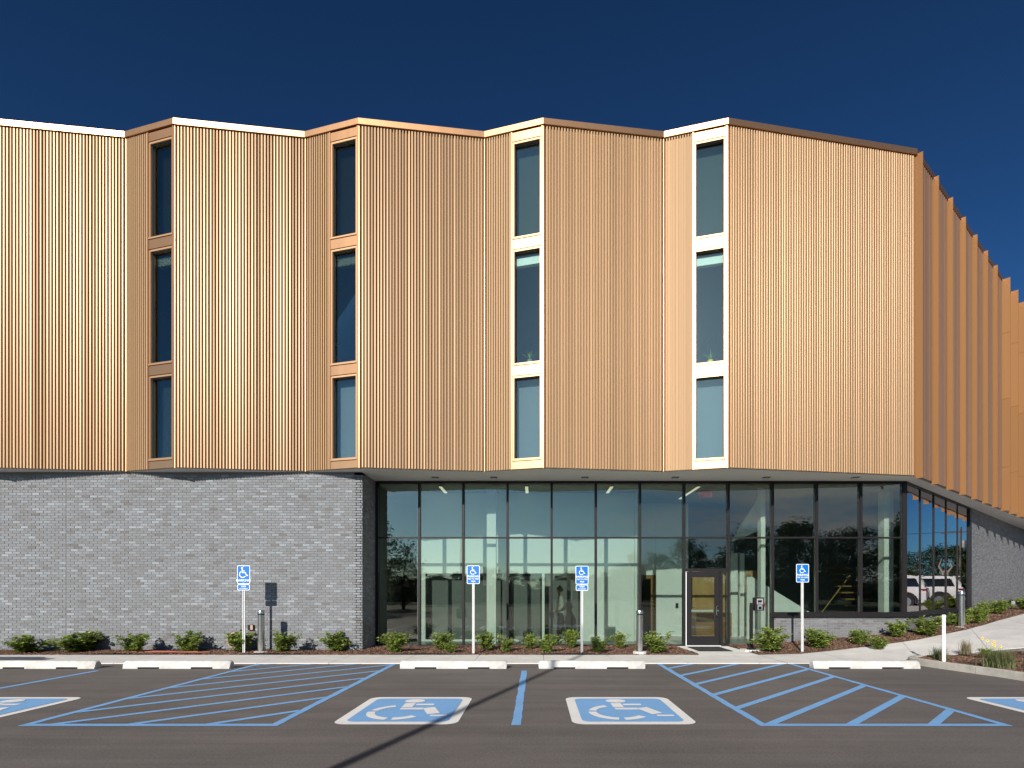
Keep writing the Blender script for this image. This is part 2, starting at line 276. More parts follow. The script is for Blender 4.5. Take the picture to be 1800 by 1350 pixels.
# ------------------------------------------------------------------ helpers
class MB:
    def __init__(s): s.v = []; s.f = []
    def quad(s, *p):
        n = len(s.v); s.v += [tuple(q) for q in p]; s.f.append(tuple(range(n, n + len(p)))); return s
    def box(s, x0, x1, y0, y1, z0, z1):
        n = len(s.v)
        s.v += [(x0,y0,z0),(x1,y0,z0),(x1,y1,z0),(x0,y1,z0),(x0,y0,z1),(x1,y0,z1),(x1,y1,z1),(x0,y1,z1)]
        s.f += [(n,n+3,n+2,n+1),(n+4,n+5,n+6,n+7),(n,n+1,n+5,n+4),(n+1,n+2,n+6,n+5),(n+2,n+3,n+7,n+6),(n+3,n,n+4,n+7)]
        return s
    def prism(s, poly, z0, z1):
        n = len(s.v); k = len(poly)
        a = sum(poly[i][0]*poly[(i+1)%k][1]-poly[(i+1)%k][0]*poly[i][1] for i in range(k))
        if a < 0: poly = poly[::-1]
        zz0 = z0 if isinstance(z0, (list, tuple)) else [z0]*k
        zz1 = z1 if isinstance(z1, (list, tuple)) else [z1]*k
        s.v += [(p[0],p[1],zz0[i]) for i, p in enumerate(poly)] + [(p[0],p[1],zz1[i]) for i, p in enumerate(poly)]
        s.f.append(tuple(range(n+k-1, n-1, -1))); s.f.append(tuple(range(n+k, n+2*k)))
        for i in range(k):
            j = (i+1) % k; s.f.append((n+i, n+j, n+k+j, n+k+i))
        return s
    def prism_x(s, prof, x0, x1):
        """profile in (y,z) swept along x"""
        n = len(s.v); k = len(prof)
        s.v += [(x0,p[0],p[1]) for p in prof] + [(x1,p[0],p[1]) for p in prof]
        s.f.append(tuple(range(n, n+k))); s.f.append(tuple(range(n+2*k-1, n+k-1, -1)))
        for i in range(k):
            j = (i+1) % k; s.f.append((n+j, n+i, n+k+i, n+k+j))
        return s
    def tube(s, path, r, n=8, cap=True):
        path = [Vector(p) for p in path]; base = len(s.v)
        rr = r if isinstance(r, (list, tuple)) else [r]*len(path)
        prev = None
        for i, p in enumerate(path):
            t = (path[min(i+1, len(path)-1)] - path[max(i-1, 0)]).normalized()
            a = prev if prev is not None else (Vector((0,0,1)) if abs(t.z) < 0.9 else Vector((1,0,0)))
            u = (a - t*a.dot(t)).normalized(); prev = u; w = t.cross(u)
            for k in range(n):
                an = 2*math.pi*k/n; q = p + (u*math.cos(an) + w*math.sin(an))*rr[i]; s.v.append(tuple(q))
        for i in range(len(path)-1):
            for k in range(n):
                a0 = base+i*n+k; a1 = base+i*n+(k+1)%n; s.f.append((a0, a1, a1+n, a0+n))
        if cap:
            s.f.append(tuple(base+k for k in range(n-1, -1, -1))); e = base+(len(path)-1)*n; s.f.append(tuple(e+k for k in range(n)))
        return s
    def lathe(s, prof, n=24, c=(0,0)):
        base = len(s.v)
        for (r, z) in prof:
            for k in range(n):
                a = 2*math.pi*k/n; s.v.append((c[0]+r*math.cos(a), c[1]+r*math.sin(a), z))
        for i in range(len(prof)-1):
            for k in range(n):
                a0 = base+i*n+k; a1 = base+i*n+(k+1)%n; s.f.append((a0, a1, a1+n, a0+n))
        s.f.append(tuple(base+k for k in range(n-1, -1, -1))); e = base+(len(prof)-1)*n; s.f.append(tuple(e+k for k in range(n)))
        return s
    def mesh(s, name, m, smooth=False):
        me = bpy.data.meshes.new(name); me.from_pydata(s.v, [], s.f); me.update()
        if m: me.materials.append(M[m] if isinstance(m, str) else m)
        if smooth:
            me.polygons.foreach_set('use_smooth', [True]*len(me.polygons))
            try: me.set_sharp_from_angle(angle=R(40))
            except Exception: pass
        return me
    def build(s, name, m, parent=None, loc=(0,0,0), rz=0, smooth=False):
        return link(name, s.mesh(name, m, smooth), parent, loc, rz)

WM = {}
def link(name, me, parent=None, loc=(0,0,0), rz=0, local=False):
    o = bpy.data.objects.new(name, me); COL.objects.link(o)
    o.location = loc; o.rotation_euler = (0, 0, rz)
    w = Matrix.Translation(Vector(loc)) @ Matrix.Rotation(rz, 4, 'Z')
    if parent:
        o.parent = parent
        if not local: o.matrix_parent_inverse = WM[parent.name].inverted()
        else: w = WM[parent.name] @ w
    WM[o.name] = w
    return o
def part(name, mb, m, parent, smooth=False, loc=(0,0,0), rz=0):      # a part in its thing's own coordinates
    return link(name, mb.mesh(name, m, smooth), parent, loc, rz, local=True)
def tag(o, label=None, cat=None, group=None, kind=None):
    if label: o['label'] = label
    if cat: o['category'] = cat
    if group: o['group'] = group
    if kind: o['kind'] = kind
    return o
def thing(name, label, cat, loc=(0,0,0), rz=0, group=None):
    return tag(link(name, None, None, loc, rz), label, cat, group)
def copy_thing(root, loc, rz=0, label=None, scale=None, group=None):
    def rec(o, par):
        c = o.copy(); COL.objects.link(c)
        if par: c.parent = par
        for ch in o.children: rec(ch, c)
        return c
    c = rec(root, None); c.location = loc; c.rotation_euler = (0, 0, rz)
    if scale: c.scale = scale if isinstance(scale, tuple) else (scale,)*3
    if label: c['label'] = label
    if group: c['group'] = group
    return c
def structure(o): o['kind'] = 'structure'; return o
def offset_line(pts, d):
    """mitred offset of an open polyline; +d lies on the street side (right of travel is -y for +x travel)"""
    out = []
    for i, p in enumerate(pts):
        ns = []
        for a, b in ((i-1, i), (i, i+1)):
            if a >= 0 and b < len(pts):
                u = (Vector(pts[b]) - Vector(pts[a])).normalized(); ns.append(Vector((u.y, -u.x)))
        n = sum(ns, Vector((0, 0))).normalized(); k = d / max(0.3, n.dot(ns[0]))
        out.append((p[0]+n.x*k, p[1]+n.y*k))
    return out
def text_mesh(body, size, m, name='lettering', flip=False):
    cu = bpy.data.curves.new(name, 'FONT'); cu.body = body; cu.size = size; cu.align_x = 'CENTER'; cu.align_y = 'CENTER'; cu.extrude = 0.0006; cu.space_character = 1.05; cu.offset = size*0.018
    ob = bpy.data.objects.new(name, cu); COL.objects.link(ob)
    dg = bpy.context.evaluated_depsgraph_get(); me = bpy.data.meshes.new_from_object(ob.evaluated_get(dg)); bpy.data.objects.remove(ob)
    me.materials.clear(); me.materials.append(M[m])
    sx_ = -1 if flip else 1
    for v in me.vertices: v.co = Vector((v.co.x*sx_, -v.co.z, v.co.y))
    me.name = name
    return me
def stroke(mb, path, w, put):
    """flat mitred ribbon along a 2-D path; put maps (x,y)->(x,y,z)"""
    h = w/2; l = offset_line(path, h); r = offset_line(path, -h)
    for i in range(len(path)-1):
        mb.quad(put(*l[i]), put(*l[i+1]), put(*r[i+1]), put(*r[i]))
def arc(cx, cy, r, a0, a1, n=20):
    return [(cx+r*math.cos(R(a0+(a1-a0)*i/n)), cy+r*math.sin(R(a0+(a1-a0)*i/n))) for i in range(n+1)]
def rrect(x0, x1, y0, y1, r, n=5):
    p = []
    for cx, cy, a in ((x1-r, y0+r, -90), (x1-r, y1-r, 0), (x0+r, y1-r, 90), (x0+r, y0+r, 180)):
        p += arc(cx, cy, r, a, a+90, n)
    return p

# ------------------------------------------------------------------ terrain
def interp(q, t):
    if q <= t[0][0]: return t[0][1]
    for (a, za), (b, zb) in zip(t, t[1:]):
        if q <= b: return za+(zb-za)*(q-a)/(b-a)
    return t[-1][1]
ZT = [(5.0, 0.0), (6.5, 0.08), (8.4, 0.27), (9.3, 0.38), (11.3, 0.52), (17.4, 0.78), (24, 0.85)]
def zt(x, y): return interp(0.772*x + 0.636*(y-14), ZT)

structure(MB().box(-900, 900, -900, 900, -0.5, -0.03).build('ground', 'grass'))
lot = structure(MB().quad((-60,-9,0),(30,-9,0),(30,12.4,0),(-60,12.4,0)).build('parking_lot', 'asphalt'))
structure(MB().quad((18,12.6,0.66),(60,12.6,0.66),(60,60,0.72),(18,60,0.72)).build('upper_parking_lot', 'asphalt'))

# sidewalk in slabs
sw = structure(MB().box(-31.2, 5.44, 12.13, 13.64, -0.1, 0.008).build('sidewalk', 'mortar'))
slab = MB().prism([(0.006,12.11),(1.554,12.11),(1.554,13.67),(0.006,13.67)], -0.05, 0.022).mesh('slab', 'concrete')
x = -2.94 - 1.56*18
while x + 1.56 < 5.5:
    link('slab', slab, sw, (x, 0, 0)); x += 1.56
xe = x
MB().box(xe+0.006, 5.45, 12.11, 13.67, -0.05, 0.022).build('slab', 'concrete', sw)
# entrance walk to the door
MB().box(4.0, 5.45, 13.678, 15.84, -0.05, 0.024).build('entrance_slab', 'concrete', sw)

Bk = [(5.458,13.67),(6.6,13.88),(7.5,14.15),(8.37,14.42),(9.3,14.62),(10.24,14.87),(11.2,15.25),(12.2,15.8),(13.5,16.75),(14.9,17.9),(16.2,18.9),(17.6,20.0),(21,22.8),(26,27)]
Fr = [(5.458,12.11),(6.6,12.11),(7.3,12.11),(8.0,12.13),(8.4,12.38),(8.85,12.6),(9.6,12.82),(10.37,13.0),(11.3,13.02),(12.3,13.1),(14,13.4),(17,14.8),(21,17.5),(27,22)]
Wl = [(5.458,15.9),(6.6,15.9),(7.5,15.9),(8.37,15.9),(9.3,15.9),(10.5,15.9),(11.4,16.65),(12.4,17.53),(13.6,18.57),(14.9,19.7),(16.0,20.66),(17.3,21.8),(21,25.1),(26.4,29.75)]
def strip(name, A, B, m, dz, nsub, skirt=0.15, zf=zt, amp=0.0, parent=None):
    mb = MB(); rows = []
    for a, b in zip(A, B):
        row = []
        for k in range(nsub+1):
            t = k/nsub; px_, py_ = a[0]+(b[0]-a[0])*t, a[1]+(b[1]-a[1])*t
            row.append((px_, py_, zf(px_, py_)+dz+(rnd.uniform(-amp, amp) if 0 < k < nsub else 0)))
        rows.append(row)
    for r0, r1 in zip(rows, rows[1:]):
        for k in range(nsub): mb.quad(r0[k], r1[k], r1[k+1], r0[k+1])
    for r0, r1 in zip(rows, rows[1:]):
        for k in (0, nsub):
            p, q = r0[k], r1[k]; mb.quad(p, q, (q[0],q[1],q[2]-skirt), (p[0],p[1],p[2]-skirt))
    return mb.build(name, m, parent)
# the curving, rising walk, cut in slabs by joints
rw = structure(strip('curving_sidewalk', Fr, Bk, 'mortar', 0.004, 3))
def lerp_line(A, t):
    i = min(int(t), len(A)-2); f = t-i; return (A[i][0]+(A[i+1][0]-A[i][0])*f, A[i][1]+(A[i+1][1]-A[i][1])*f)
cuts = [0, 1.6, 4.4, 7.2, 9.4, 11.2, 12.2, 13.0]
for c0, c1 in zip(cuts, cuts[1:]):
    ts = sorted(set([c0+0.006, c1-0.006] + [k for k in range(14) if c0+0.05 < k < c1-0.05]))
    strip('slab', [lerp_line(Fr, t) for t in ts], [lerp_line(Bk, t) for t in ts], 'concrete', 0.022, 3, 0.06, parent=rw)

# planting beds: bumpy soil plus loose chips
def bed_left_z(x, y): return 0.03 + 0.025*math.sin(x*1.7)*math.sin(y*2.3+1)
mb = MB(); xs = [-31+0.25*i for i in range(int((4.0+31)/0.25)+1)]
for a, b in zip(xs, xs[1:]):
    y1 = 14.68 if b <= -4.5 else 15.92
    n = 5
    for k in range(n):
        ya, yb = 13.675+(y1-13.675)*k/n, 13.675+(y1-13.675)*(k+1)/n
        mb.quad((a,ya,bed_left_z(a,ya)),(b,ya,bed_left_z(b,ya)),(b,yb,bed_left_z(b,yb)),(a,yb,bed_left_z(a,yb)))
structure(mb.build('planting_bed', 'mulch', smooth=True))
structure(strip('sloped_planting_bed', Bk, Wl, 'mulch', 0.035, 6, 0.1, amp=0.012))
Is = [(8.16,12.05),(8.28,11.6),(8.62,10.2),(8.74,9.0),(8.9,6.0),(9.0,2.0),(9.1,-4.0)]
It = [(8.9,12.55),(10.3,12.9),(11.3,12.9),(12.4,12.0),(12.4,8.0),(12.4,3.0),(12.4,-4.0)]
def isl_z(x, y): return 0.11 + 0.02*math.sin(x*3)*math.sin(y*2.1) + max(0, zt(x, y)-0.1)*0.5
structure(strip('island_bed', Is, It, 'mulch', 0.0, 6, 0.05, zf=isl_z, amp=0.01))
def chips(name, fn, n, seed):
    r = random.Random(seed); mb = MB()
    for _ in range(n):
        p = fn(r)
        if not p: continue
        L_, w = r.uniform(0.02, 0.07), r.uniform(0.008, 0.02)
        a = r.uniform(0, math.pi); ti = r.uniform(-0.5, 0.5)
        u = Vector((math.cos(a)*math.cos(ti), math.sin(a)*math.cos(ti), math.sin(ti))); v = Vector((-math.sin(a), math.cos(a), r.uniform(-0.4, 0.4))).normalized(); w3 = u.cross(v)
        c = Vector(p) + Vector((0,0,0.012)); e = [c+u*sx*L_/2+v*sy*w/2 for sx, sy in ((-1,-1),(1,-1),(1,1),(-1,1))]
        d = w3*0.006
        k = len(mb.v); mb.v += [tuple(q+d) for q in e]+[tuple(q-d) for q in e]
        mb.f += [(k,k+1,k+2,k+3),(k,k+4,k+5,k+1),(k+1,k+5,k+6,k+2),(k+2,k+6,k+7,k+3),(k+3,k+7,k+4,k)]
    o = mb.build(name, 'chip'); return o
def f_left(r):
    x = r.uniform(-15, 3.98); y = r.uniform(13.64, 14.66 if x < -4.5 else 15.8)
    return (x, y, bed_left_z(x, y))
def f_right(r):
    t = r.uniform(0, 12); k = r.uniform(-0.01, 0.98); a = lerp_line(Bk, t); b = lerp_line(Wl, t)
    x, y = a[0]+(b[0]-a[0])*k, a[1]+(b[1]-a[1])*k; return (x, y, zt(x, y)+0.035)
def f_isl(r):
    t = r.uniform(0, 4); k = r.uniform(0.0, 0.98); a = lerp_line(Is, t); b = lerp_line(It, t)
    x, y = a[0]+(b[0]-a[0])*k, a[1]+(b[1]-a[1])*k; return (x, y, isl_z(x, y))
tag(chips('wood_mulch', f_left, 11000, 1), 'loose brown bark mulch along the brick wall and glass front', 'mulch', kind='stuff')
tag(chips('wood_mulch', f_right, 7000, 2), 'loose brown bark mulch on the sloping bed right of the door', 'mulch', kind='stuff')
tag(chips('wood_mulch', f_isl, 5000, 3), 'loose brown bark mulch inside the kerbed island', 'mulch', kind='stuff')

# kerb round the island
def sweep(name, line, prof, m, parent=None):
    mb = MB(); offs = [offset_line(line, d) for d, z in prof]
    k = len(prof); n = len(line)
    for i in range(n):
        for j in range(k): mb.v.append((offs[j][i][0], offs[j][i][1], prof[j][1]))
    for i in range(n-1):
        for j in range(k):
            j2 = (j+1) % k; mb.f.append((i*k+j, i*k+j2, (i+1)*k+j2, (i+1)*k+j))
    mb.f.append(tuple(range(k-1, -1, -1))); mb.f.append(tuple((n-1)*k+j for j in range(k)))
    return mb.build(name, m, parent, smooth=True)
kprof = [(0.15,-0.1),(0.13,0.10),(0.115,0.132),(0.09,0.142),(-0.0,0.142),(-0.02,0.13),(-0.02,-0.1)]
kl = [(8.62,12.56),(8.35,12.42),(8.2,12.25),(8.13,12.05),(8.2,11.6),(8.29,11.2),(8.42,10.68)]
kl2 = [(8.423,10.665),(8.54,10.2),(8.66,9.0),(8.75,7.5),(8.8,6.2)]
kl3 = [(8.801,6.185),(8.9,3),(9.0,-1),(9.05,-4)]
kb = structure(sweep('kerb', kl, [(-d, z) for d, z in kprof][::-1], 'kerb'))
for l in (kl2, kl3): sweep('kerb_stone', l, [(-d, z) for d, z in kprof][::-1], 'kerb', kb)

# ------------------------------------------------------------------ road markings (parts of the lot)
Z1, Z2, Z3 = 0.004, 0.008, 0.012
def clip(poly, x0, x1, y0, y1):
    for ax, lim, sg in ((0,x0,1),(0,x1,-1),(1,y0,1),(1,y1,-1)):
        out = []
        for i in range(len(poly)):
            p, q = poly[i], poly[(i+1) % len(poly)]; dp, dq = sg*(p[ax]-lim), sg*(q[ax]-lim)
            if dp >= 0: out.append(p)
            if dp*dq < 0:
                t = dp/(dp-dq); out.append((p[0]+(q[0]-p[0])*t, p[1]+(q[1]-p[1])*t))
        poly = out
        if not poly: return []
    return poly
def flat(name, polys, z, m, parent):
    mb = MB()
    for p in polys: mb.quad(*[(q[0], q[1], z) for q in p])
    return mb.build(name, m, parent)
def ragged(x0, x1, y0, y1, seed, n=40):
    r = random.Random(seed); a = [(x0+r.uniform(-.006,.006), y0+(y1-y0)*i/n) for i in range(n+1)]; b = [(x1+r.uniform(-.006,.006), y0+(y1-y0)*i/n) for i in range(n+1)]
    return [[a[i], b[i], b[i+1], a[i+1]] for i in range(n)]
YF, YB = 6.55, 12.105
for i, (xl, xr, first, step) in enumerate(((-6.0, -3.07, -5.75, 0.92), (2.67, 5.52, 2.72, 0.97))):
    h = flat('hatched_aisle_marking', ragged(xl-0.05, xl+0.05, YF, YB, i) + ragged(xr-0.05, xr+0.05, YF, YB, i+9), Z1, 'blue_paint', lot)
    flat('aisle_end_line', [[(xl-0.05,YF-0.05),(xr+0.05,YF-0.05),(xr+0.05,YF-0.002),(xl-0.05,YF-0.002)],[(xl+0.052,YF),(xr-0.052,YF),(xr-0.052,YF+0.06),(xl+0.052,YF+0.06)]], Z1, 'blue_paint', h)
    for k in range(-7, 4):
        xs0 = first + k*step; w = 0.075
        b_ = [(xs0-w, YF), (xs0+w, YF), (xs0+w+9, YF+9), (xs0-w+9, YF+9)]
        c = clip(b_, xl+0.054, xr-0.054, YF+0.064, YB)
        if len(c) > 2: flat('hatch_stripe', [c], Z1, 'blue_paint', h)
for k, xx in enumerate((-11.5, -8.69, -0.23)):
    flat('stall_line', ragged(xx-0.055, xx+0.055, YF if xx > -1 else 6.0, 11.05, 30+k), Z1, 'blue_paint', lot)
def symbol(cx, seed):
    w, y0, y1 = 0.745, 6.58, 8.28
    s = flat('accessible_symbol', [rrect(cx-w, cx+w, y0, y1, 0.16)], Z1, 'white_paint', lot)
    bx0, bx1, by0, by1 = cx-0.62, cx+0.62, y0+0.13, y1-0.13
    flat('blue_field', [rrect(bx0, bx1, by0, by1, 0.10)], Z2, 'blue_paint', s)
    mb = MB(); W_, H_ = bx1-bx0, by1-by0
    put = lambda u, v: (bx0+u*W_, by0+v*H_, Z3)
    mb.quad(*[put(0.465+0.115*math.cos(a), 0.865+0.085*math.sin(a)) for a in [2*math.pi*k/20 for k in range(20)]])
    for path, ww in (([(0.445,0.755),(0.45,0.565)],0.115), ([(0.52,0.69),(0.72,0.69)],0.07), ([(0.40,0.50),(0.65,0.50)],0.08), ([(0.695,0.545),(0.80,0.29)],0.13), ([(0.78,0.215),(0.95,0.215)],0.055),
                     (arc(0.41,0.36,0.27,110,168),0.075), (arc(0.41,0.36,0.27,178,262),0.085), (arc(0.41,0.36,0.27,274,322),0.085)):
        stroke(mb, path, ww, put)
    mb.build('wheelchair_figure', 'white_paint', s)
for k, c in enumerate((-7.42, -1.68, 1.18, 7.06)): symbol(c, k)

# ------------------------------------------------------------------ the building
bld = thing('office_building', 'three-storey building with folded gold metal upper floors over grey brick and dark glass', 'building', (0, 16, 0))
ZS, ZC, ZTOP = 4.72, 13.43, 13.58
P = [(-15.42,14.62),(-13.885,14.2),(-10.73,14.62),(-9.19,14.2),(-6.03,14.62),(-4.50,14.2),(-1.34,14.62),(0.195,14.2),(3.35,14.62),(4.885,14.2),(10.31,15.18)]
SD = Vector((0.772, 0.636)).normalized()
Cn = Vector(P[-1]); Send = Cn + SD*24
PLAN = P + [tuple(Send)]
# roof, floor slab over the soffit
roof_in = offset_line(PLAN, -0.30)
MB().prism(roof_in + [(Send.x-2, 40), (-15.4, 40)], 13.2, 13.38).build('roof', 'back', bld)
MB().prism(offset_line(PLAN, -0.06) + [(Send.x-2, 40), (-15.4, 40)], ZS, ZS+0.10).build('soffit', 'soffit', bld)
for (x_, y_) in ((-2.77,15.36),(-1.16,15.36),(1.35,15.36),(3.84,15.36),(6.35,15.36),(8.8,15.36)):
    rl = MB().box(x_-0.09, x_+0.09, y_-0.09, y_+0.09, ZS-0.012, ZS-0.003).build('recessed_light', 'black', bld)
    MB().box(x_-0.06, x_+0.06, y_-0.06, y_+0.06, ZS-0.016, ZS-0.0125).build('lens', 'grey_plastic', rl)
# coping, one length per facet, mitred
co, ci = offset_line(PLAN, 0.075), offset_line(PLAN, -0.3)
for i in range(len(PLAN)-1):
    MB().prism([co[i], co[i+1], ci[i+1], ci[i]], ZC, ZTOP).build('roof_coping', 'trim', bld)
# corrugated panels
rib_w = 0.075
def panel_mesh(seed, H, tiltamp, nr=5, m='metal', gw=0.032):
    r = random.Random(seed); mb = MB(); mb.box(0.001, 0.374, 0.0, 0.012, 0, H); rib_w = 0.375/nr
    for k in range(nr):
        g = gw + r.choice((-0.006, -0.003, 0, 0, 0.002, 0.007)); x0 = k*rib_w + g/2 + (0.003 if k == 0 else 0); x1 = (k+1)*rib_w - g/2
        t = r.gauss(0, 1)*tiltamp; d = 0.056; ya, yb = -d-t/2, -d+t/2; b = 0.004; bl = 0.010
        n = len(mb.v)
        prof = [(x0,0.0005),(x0,ya+0.006),(x0+bl,ya),(x1-b,yb),(x1,yb+b),(x1,0.0005)]
        mb.v += [(p[0],p[1],0) for p in prof]+[(p[0],p[1],H) for p in prof]
        for i in range(5): mb.f.append((n+i, n+i+1, n+7+i, n+6+i))
        mb.f.append(tuple(n+i for i in range(5, -1, -1))); mb.f.append(tuple(n+6+i for i in range(6)))
    return mb.mesh('ribbed_panel', m)
HP = ZC - ZS - 0.02
pan = [panel_mesh(40+k, HP, 0.0015) for k in range(6)]
pan_short = [panel_mesh(80+k, HP, 0.0012, 5, 'metal_matte') for k in range(4)]
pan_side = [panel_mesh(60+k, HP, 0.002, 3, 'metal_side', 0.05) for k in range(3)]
def place_panels(A, u0, u1, u, parent, meshes, seed):
    r = random.Random(seed); n = max(1, round((u1-u0)/0.375)); w = (u1-u0)/n; rz = math.atan2(u.y, u.x)
    for k in range(n):
        q = Vector(A) + u*(u0+k*w)
        o = link('ribbed_panel', r.choice(meshes), parent, (q.x, q.y, ZS+0.012), rz + r.uniform(-0.006, 0.006)); o.scale = (w/0.375*0.998, 1, 1)
        WM[o.name] = WM[o.name]
def framed(A, u): return (A[0], A[1], 0), math.atan2(u.y, u.x)
for i in range(len(P)-1):
    A, B = Vector(P[i]), Vector(P[i+1]); u = (B-A); Ln = u.length; u.normalize(); loc, rz = framed(A, u)
    short = (i % 2 == 0)
    w0 = 0.47*Ln if short else Ln
    fac = MB().box(0.03, w0-0.02, 0.038, 0.20, ZS+0.11, ZC-0.06).build('metal_facade', 'back', bld, loc, rz)
    last = (i == len(P)-2)
    place_panels(A - Vector((u.y, -u.x))*0.022, 0.045, w0-(0.02 if short else (0.03 if last else 0.045)), u, fac, pan_short if short else pan, 100+i)
    if short:
        W0, W1 = w0, Ln-0.035
        def strip_part(name, m, boxes, par=bld):
            mbb = MB()
            for b in boxes: mbb.box(*b)
            return mbb.build(name, m, par, loc, rz)
        fr = strip_part('window_trim', 'trim', [(W0-0.018, W0+0.020, -0.045, 0.10, ZS+0.004, ZC-0.003)])
        strip_part('window_trim', 'trim', [(W1-0.012, W1+0.028, -0.045, 0.10, ZS+0.004, ZC-0.003)])
        X0, X1 = W0+0.022, W1-0.014
        for z0, z1 in ((13.18, 13.40), (10.40, 10.64), (7.14, 7.38), (ZS+0.01, 4.92)):
            strip_part('spandrel_panel', 'trim', [(X0, X1, -0.030, 0.06, z0, z1)])
        for z0, z1, kind in ((10.655, 13.165, 2), (7.395, 10.385, 1), (4.935, 7.125, 0)):
            f = 0.042; g = 0.045
            wn = strip_part('window', 'frame', [(X0, X0+f, -0.018, 0.12, z0, z1), (X1-f, X1, -0.018, 0.12, z0, z1), (X0+f, X1-f, -0.018, 0.12, z0, z0+g+0.02), (X0+f, X1-f, -0.018, 0.12, z1-g, z1)])
            strip_part('sill', 'frame', [(X0+0.001, X1-0.001, -0.045, -0.0185, z0+0.002, z0+0.045)], wn)
            strip_part('pane', 'glass_up', [(X0+f-0.01, X1-f+0.01, 0.085, 0.097, z0+g, z1-g+0.01)], wn)
            strip_part('gasket', 'hole', [(X0+f+0.0005, X0+f+0.014, 0.02, 0.084, z0+g+0.021, z1-g-0.001), (X1-f-0.014, X1-f-0.0005, 0.02, 0.084, z0+g+0.021, z1-g-0.001), (X0+f+0.015, X1-f-0.015, 0.02, 0.084, z1-g-0.014, z1-g-0.001)], wn)
            if kind != 1:
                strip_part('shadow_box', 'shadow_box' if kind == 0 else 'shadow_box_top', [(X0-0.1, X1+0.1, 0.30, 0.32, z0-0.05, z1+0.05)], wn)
                strip_part('reveal_lining', 'back', [(X0-0.02, X0-0.005, 0.121, 0.299, z0-0.05, z1+0.05), (X1+0.005, X1+0.02, 0.121, 0.299, z0-0.05, z1+0.05)], wn)
            else:
                strip_part('shade_cassette', 'white_wall', [(X0-0.02, X1+0.02, 0.17, 0.30, z1-0.32, z1-0.12)], wn)
# rounded corner strips where facets meet
for i, p in enumerate(P[1:-1]):
    peak = (i % 2 == 0)
    n = 10; prof = []
    cx, cy = (p[0]+0.004, p[1]+0.012) if peak else (p[0], p[1]+0.0)
    rr = 0.046 if peak else 0.042
    pts = [(cx+rr*math.cos(a), cy+rr*math.sin(a)) for a in [2*math.pi*k/20 for k in range(20)]]
    zz = [ZS-0.006, 7.6, 10.5, ZC-0.004]
    for a, b in zip(zz, zz[1:]):
        MB().prism(pts, a+0.002, b-0.002).build('corner_strip', 'trim', bld, smooth=True)
# side facade with fins
side = MB().box(0.2, 23.9, 0.014, 0.20, ZS+0.11, ZC-0.06).build('side_facade', 'back', bld, *framed(Cn, SD))
sp = 1.372; nf = 17
rzs = math.atan2(SD.y, SD.x)
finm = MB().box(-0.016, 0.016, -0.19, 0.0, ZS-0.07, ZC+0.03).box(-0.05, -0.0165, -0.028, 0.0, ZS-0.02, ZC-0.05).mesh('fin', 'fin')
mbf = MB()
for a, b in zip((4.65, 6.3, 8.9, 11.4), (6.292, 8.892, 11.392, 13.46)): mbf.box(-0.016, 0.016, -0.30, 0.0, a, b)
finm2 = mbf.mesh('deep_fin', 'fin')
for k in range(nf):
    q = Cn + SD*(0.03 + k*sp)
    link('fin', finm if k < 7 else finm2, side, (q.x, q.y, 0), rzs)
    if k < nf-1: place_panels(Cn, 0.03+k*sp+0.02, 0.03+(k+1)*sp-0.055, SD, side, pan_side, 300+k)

# brick
BW, BH, J = 0.194, 0.0577, 0.0097
def brick_mesh(name, m, w):
    b = 0.003
    mb = MB(); n = 0
    mb.v += [(0,0,0),(w,0,0),(w,0,BH),(0,0,BH),(b,-0.01,b),(w-b,-0.01,b),(w-b,-0.01,BH-b),(b,-0.01,BH-b)]
    mb.f += [(4,5,6,7),(0,1,5,4),(1,2,6,5),(2,3,7,6),(3,0,4,7)]
    return mb.mesh(name, m)
single = brick_mesh('brick', 'brick_o', BW)
def brick_positions(length, z0, z1, breaks=()):
    out = []; rows = int((z1-z0)/(BH+J))
    for r_ in range(rows):
        z = z0+J/2+r_*(BH+J); off = (0 if r_ % 2 else -(BW+J)/2) + rnd.uniform(-0.004, 0.004)
        x = off
        while x < length:
            a, b = max(x, 0.001), min(x+BW, length-0.001)
            for bk in breaks:
                if a < bk < b:
                    if b-bk > 0.03: out.append((bk+0.006, b, z))
                    b = bk-0.006
            if b-a > 0.025: out.append((a, b, z))
            x += BW+J
    return out
def brick_wall(name, A, u, length, z0, z1, thick, pick=0, breaks=(), bm_='brick_i'):
    loc, rz = framed(A, u)
    wall = MB().box(0, length, 0.0, thick, z0, z1).build(name, 'mortar' if bm_ == 'brick_i' else 'mortar_light', bld, loc, rz)
    pos = brick_positions(length, z0, z1, breaks)
    def dist(p):
        q = Vector(A) + u*p[0]; return q.x**2 + q.y**2 + (p[2]-EYE)**2
    full = sorted([p for p in pos if abs(p[1]-p[0]-BW) < 1e-4 and p[2] < 4.4 and p[2] > 0.1], key=dist)[:pick]
    fs = set(full)
    for p in full:
        q = Vector(A) + u*p[0] + Vector((-u.y, u.x))*rnd.uniform(-0.001, 0.003)
        link('brick', single, wall, (q.x, q.y, p[2]), rz)
    mb = MB(); b = 0.003
    for p in pos:
        if p in fs: continue
        y = rnd.uniform(-0.012, -0.0075); n = len(mb.v); x0, x1, z = p
        dx = rnd.uniform(-.0015, .0015); dz = rnd.uniform(-.001, .001)
        mb.v += [(x0,0,z),(x1,0,z),(x1,0,z+BH),(x0,0,z+BH),(x0+b+dx,y,z+b+dz),(x1-b+dx,y,z+b),(x1-b,y,z+BH-b),(x0+b,y,z+BH-b+dz)]
        mb.f += [(n+4,n+5,n+6,n+7),(n,n+1,n+5,n+4),(n+1,n+2,n+6,n+5),(n+2,n+3,n+7,n+6),(n+3,n,n+4,n+7)]
    o = mb.build('brick_field', bm_, wall, loc, rz); o['kind'] = 'stuff'
    return wall
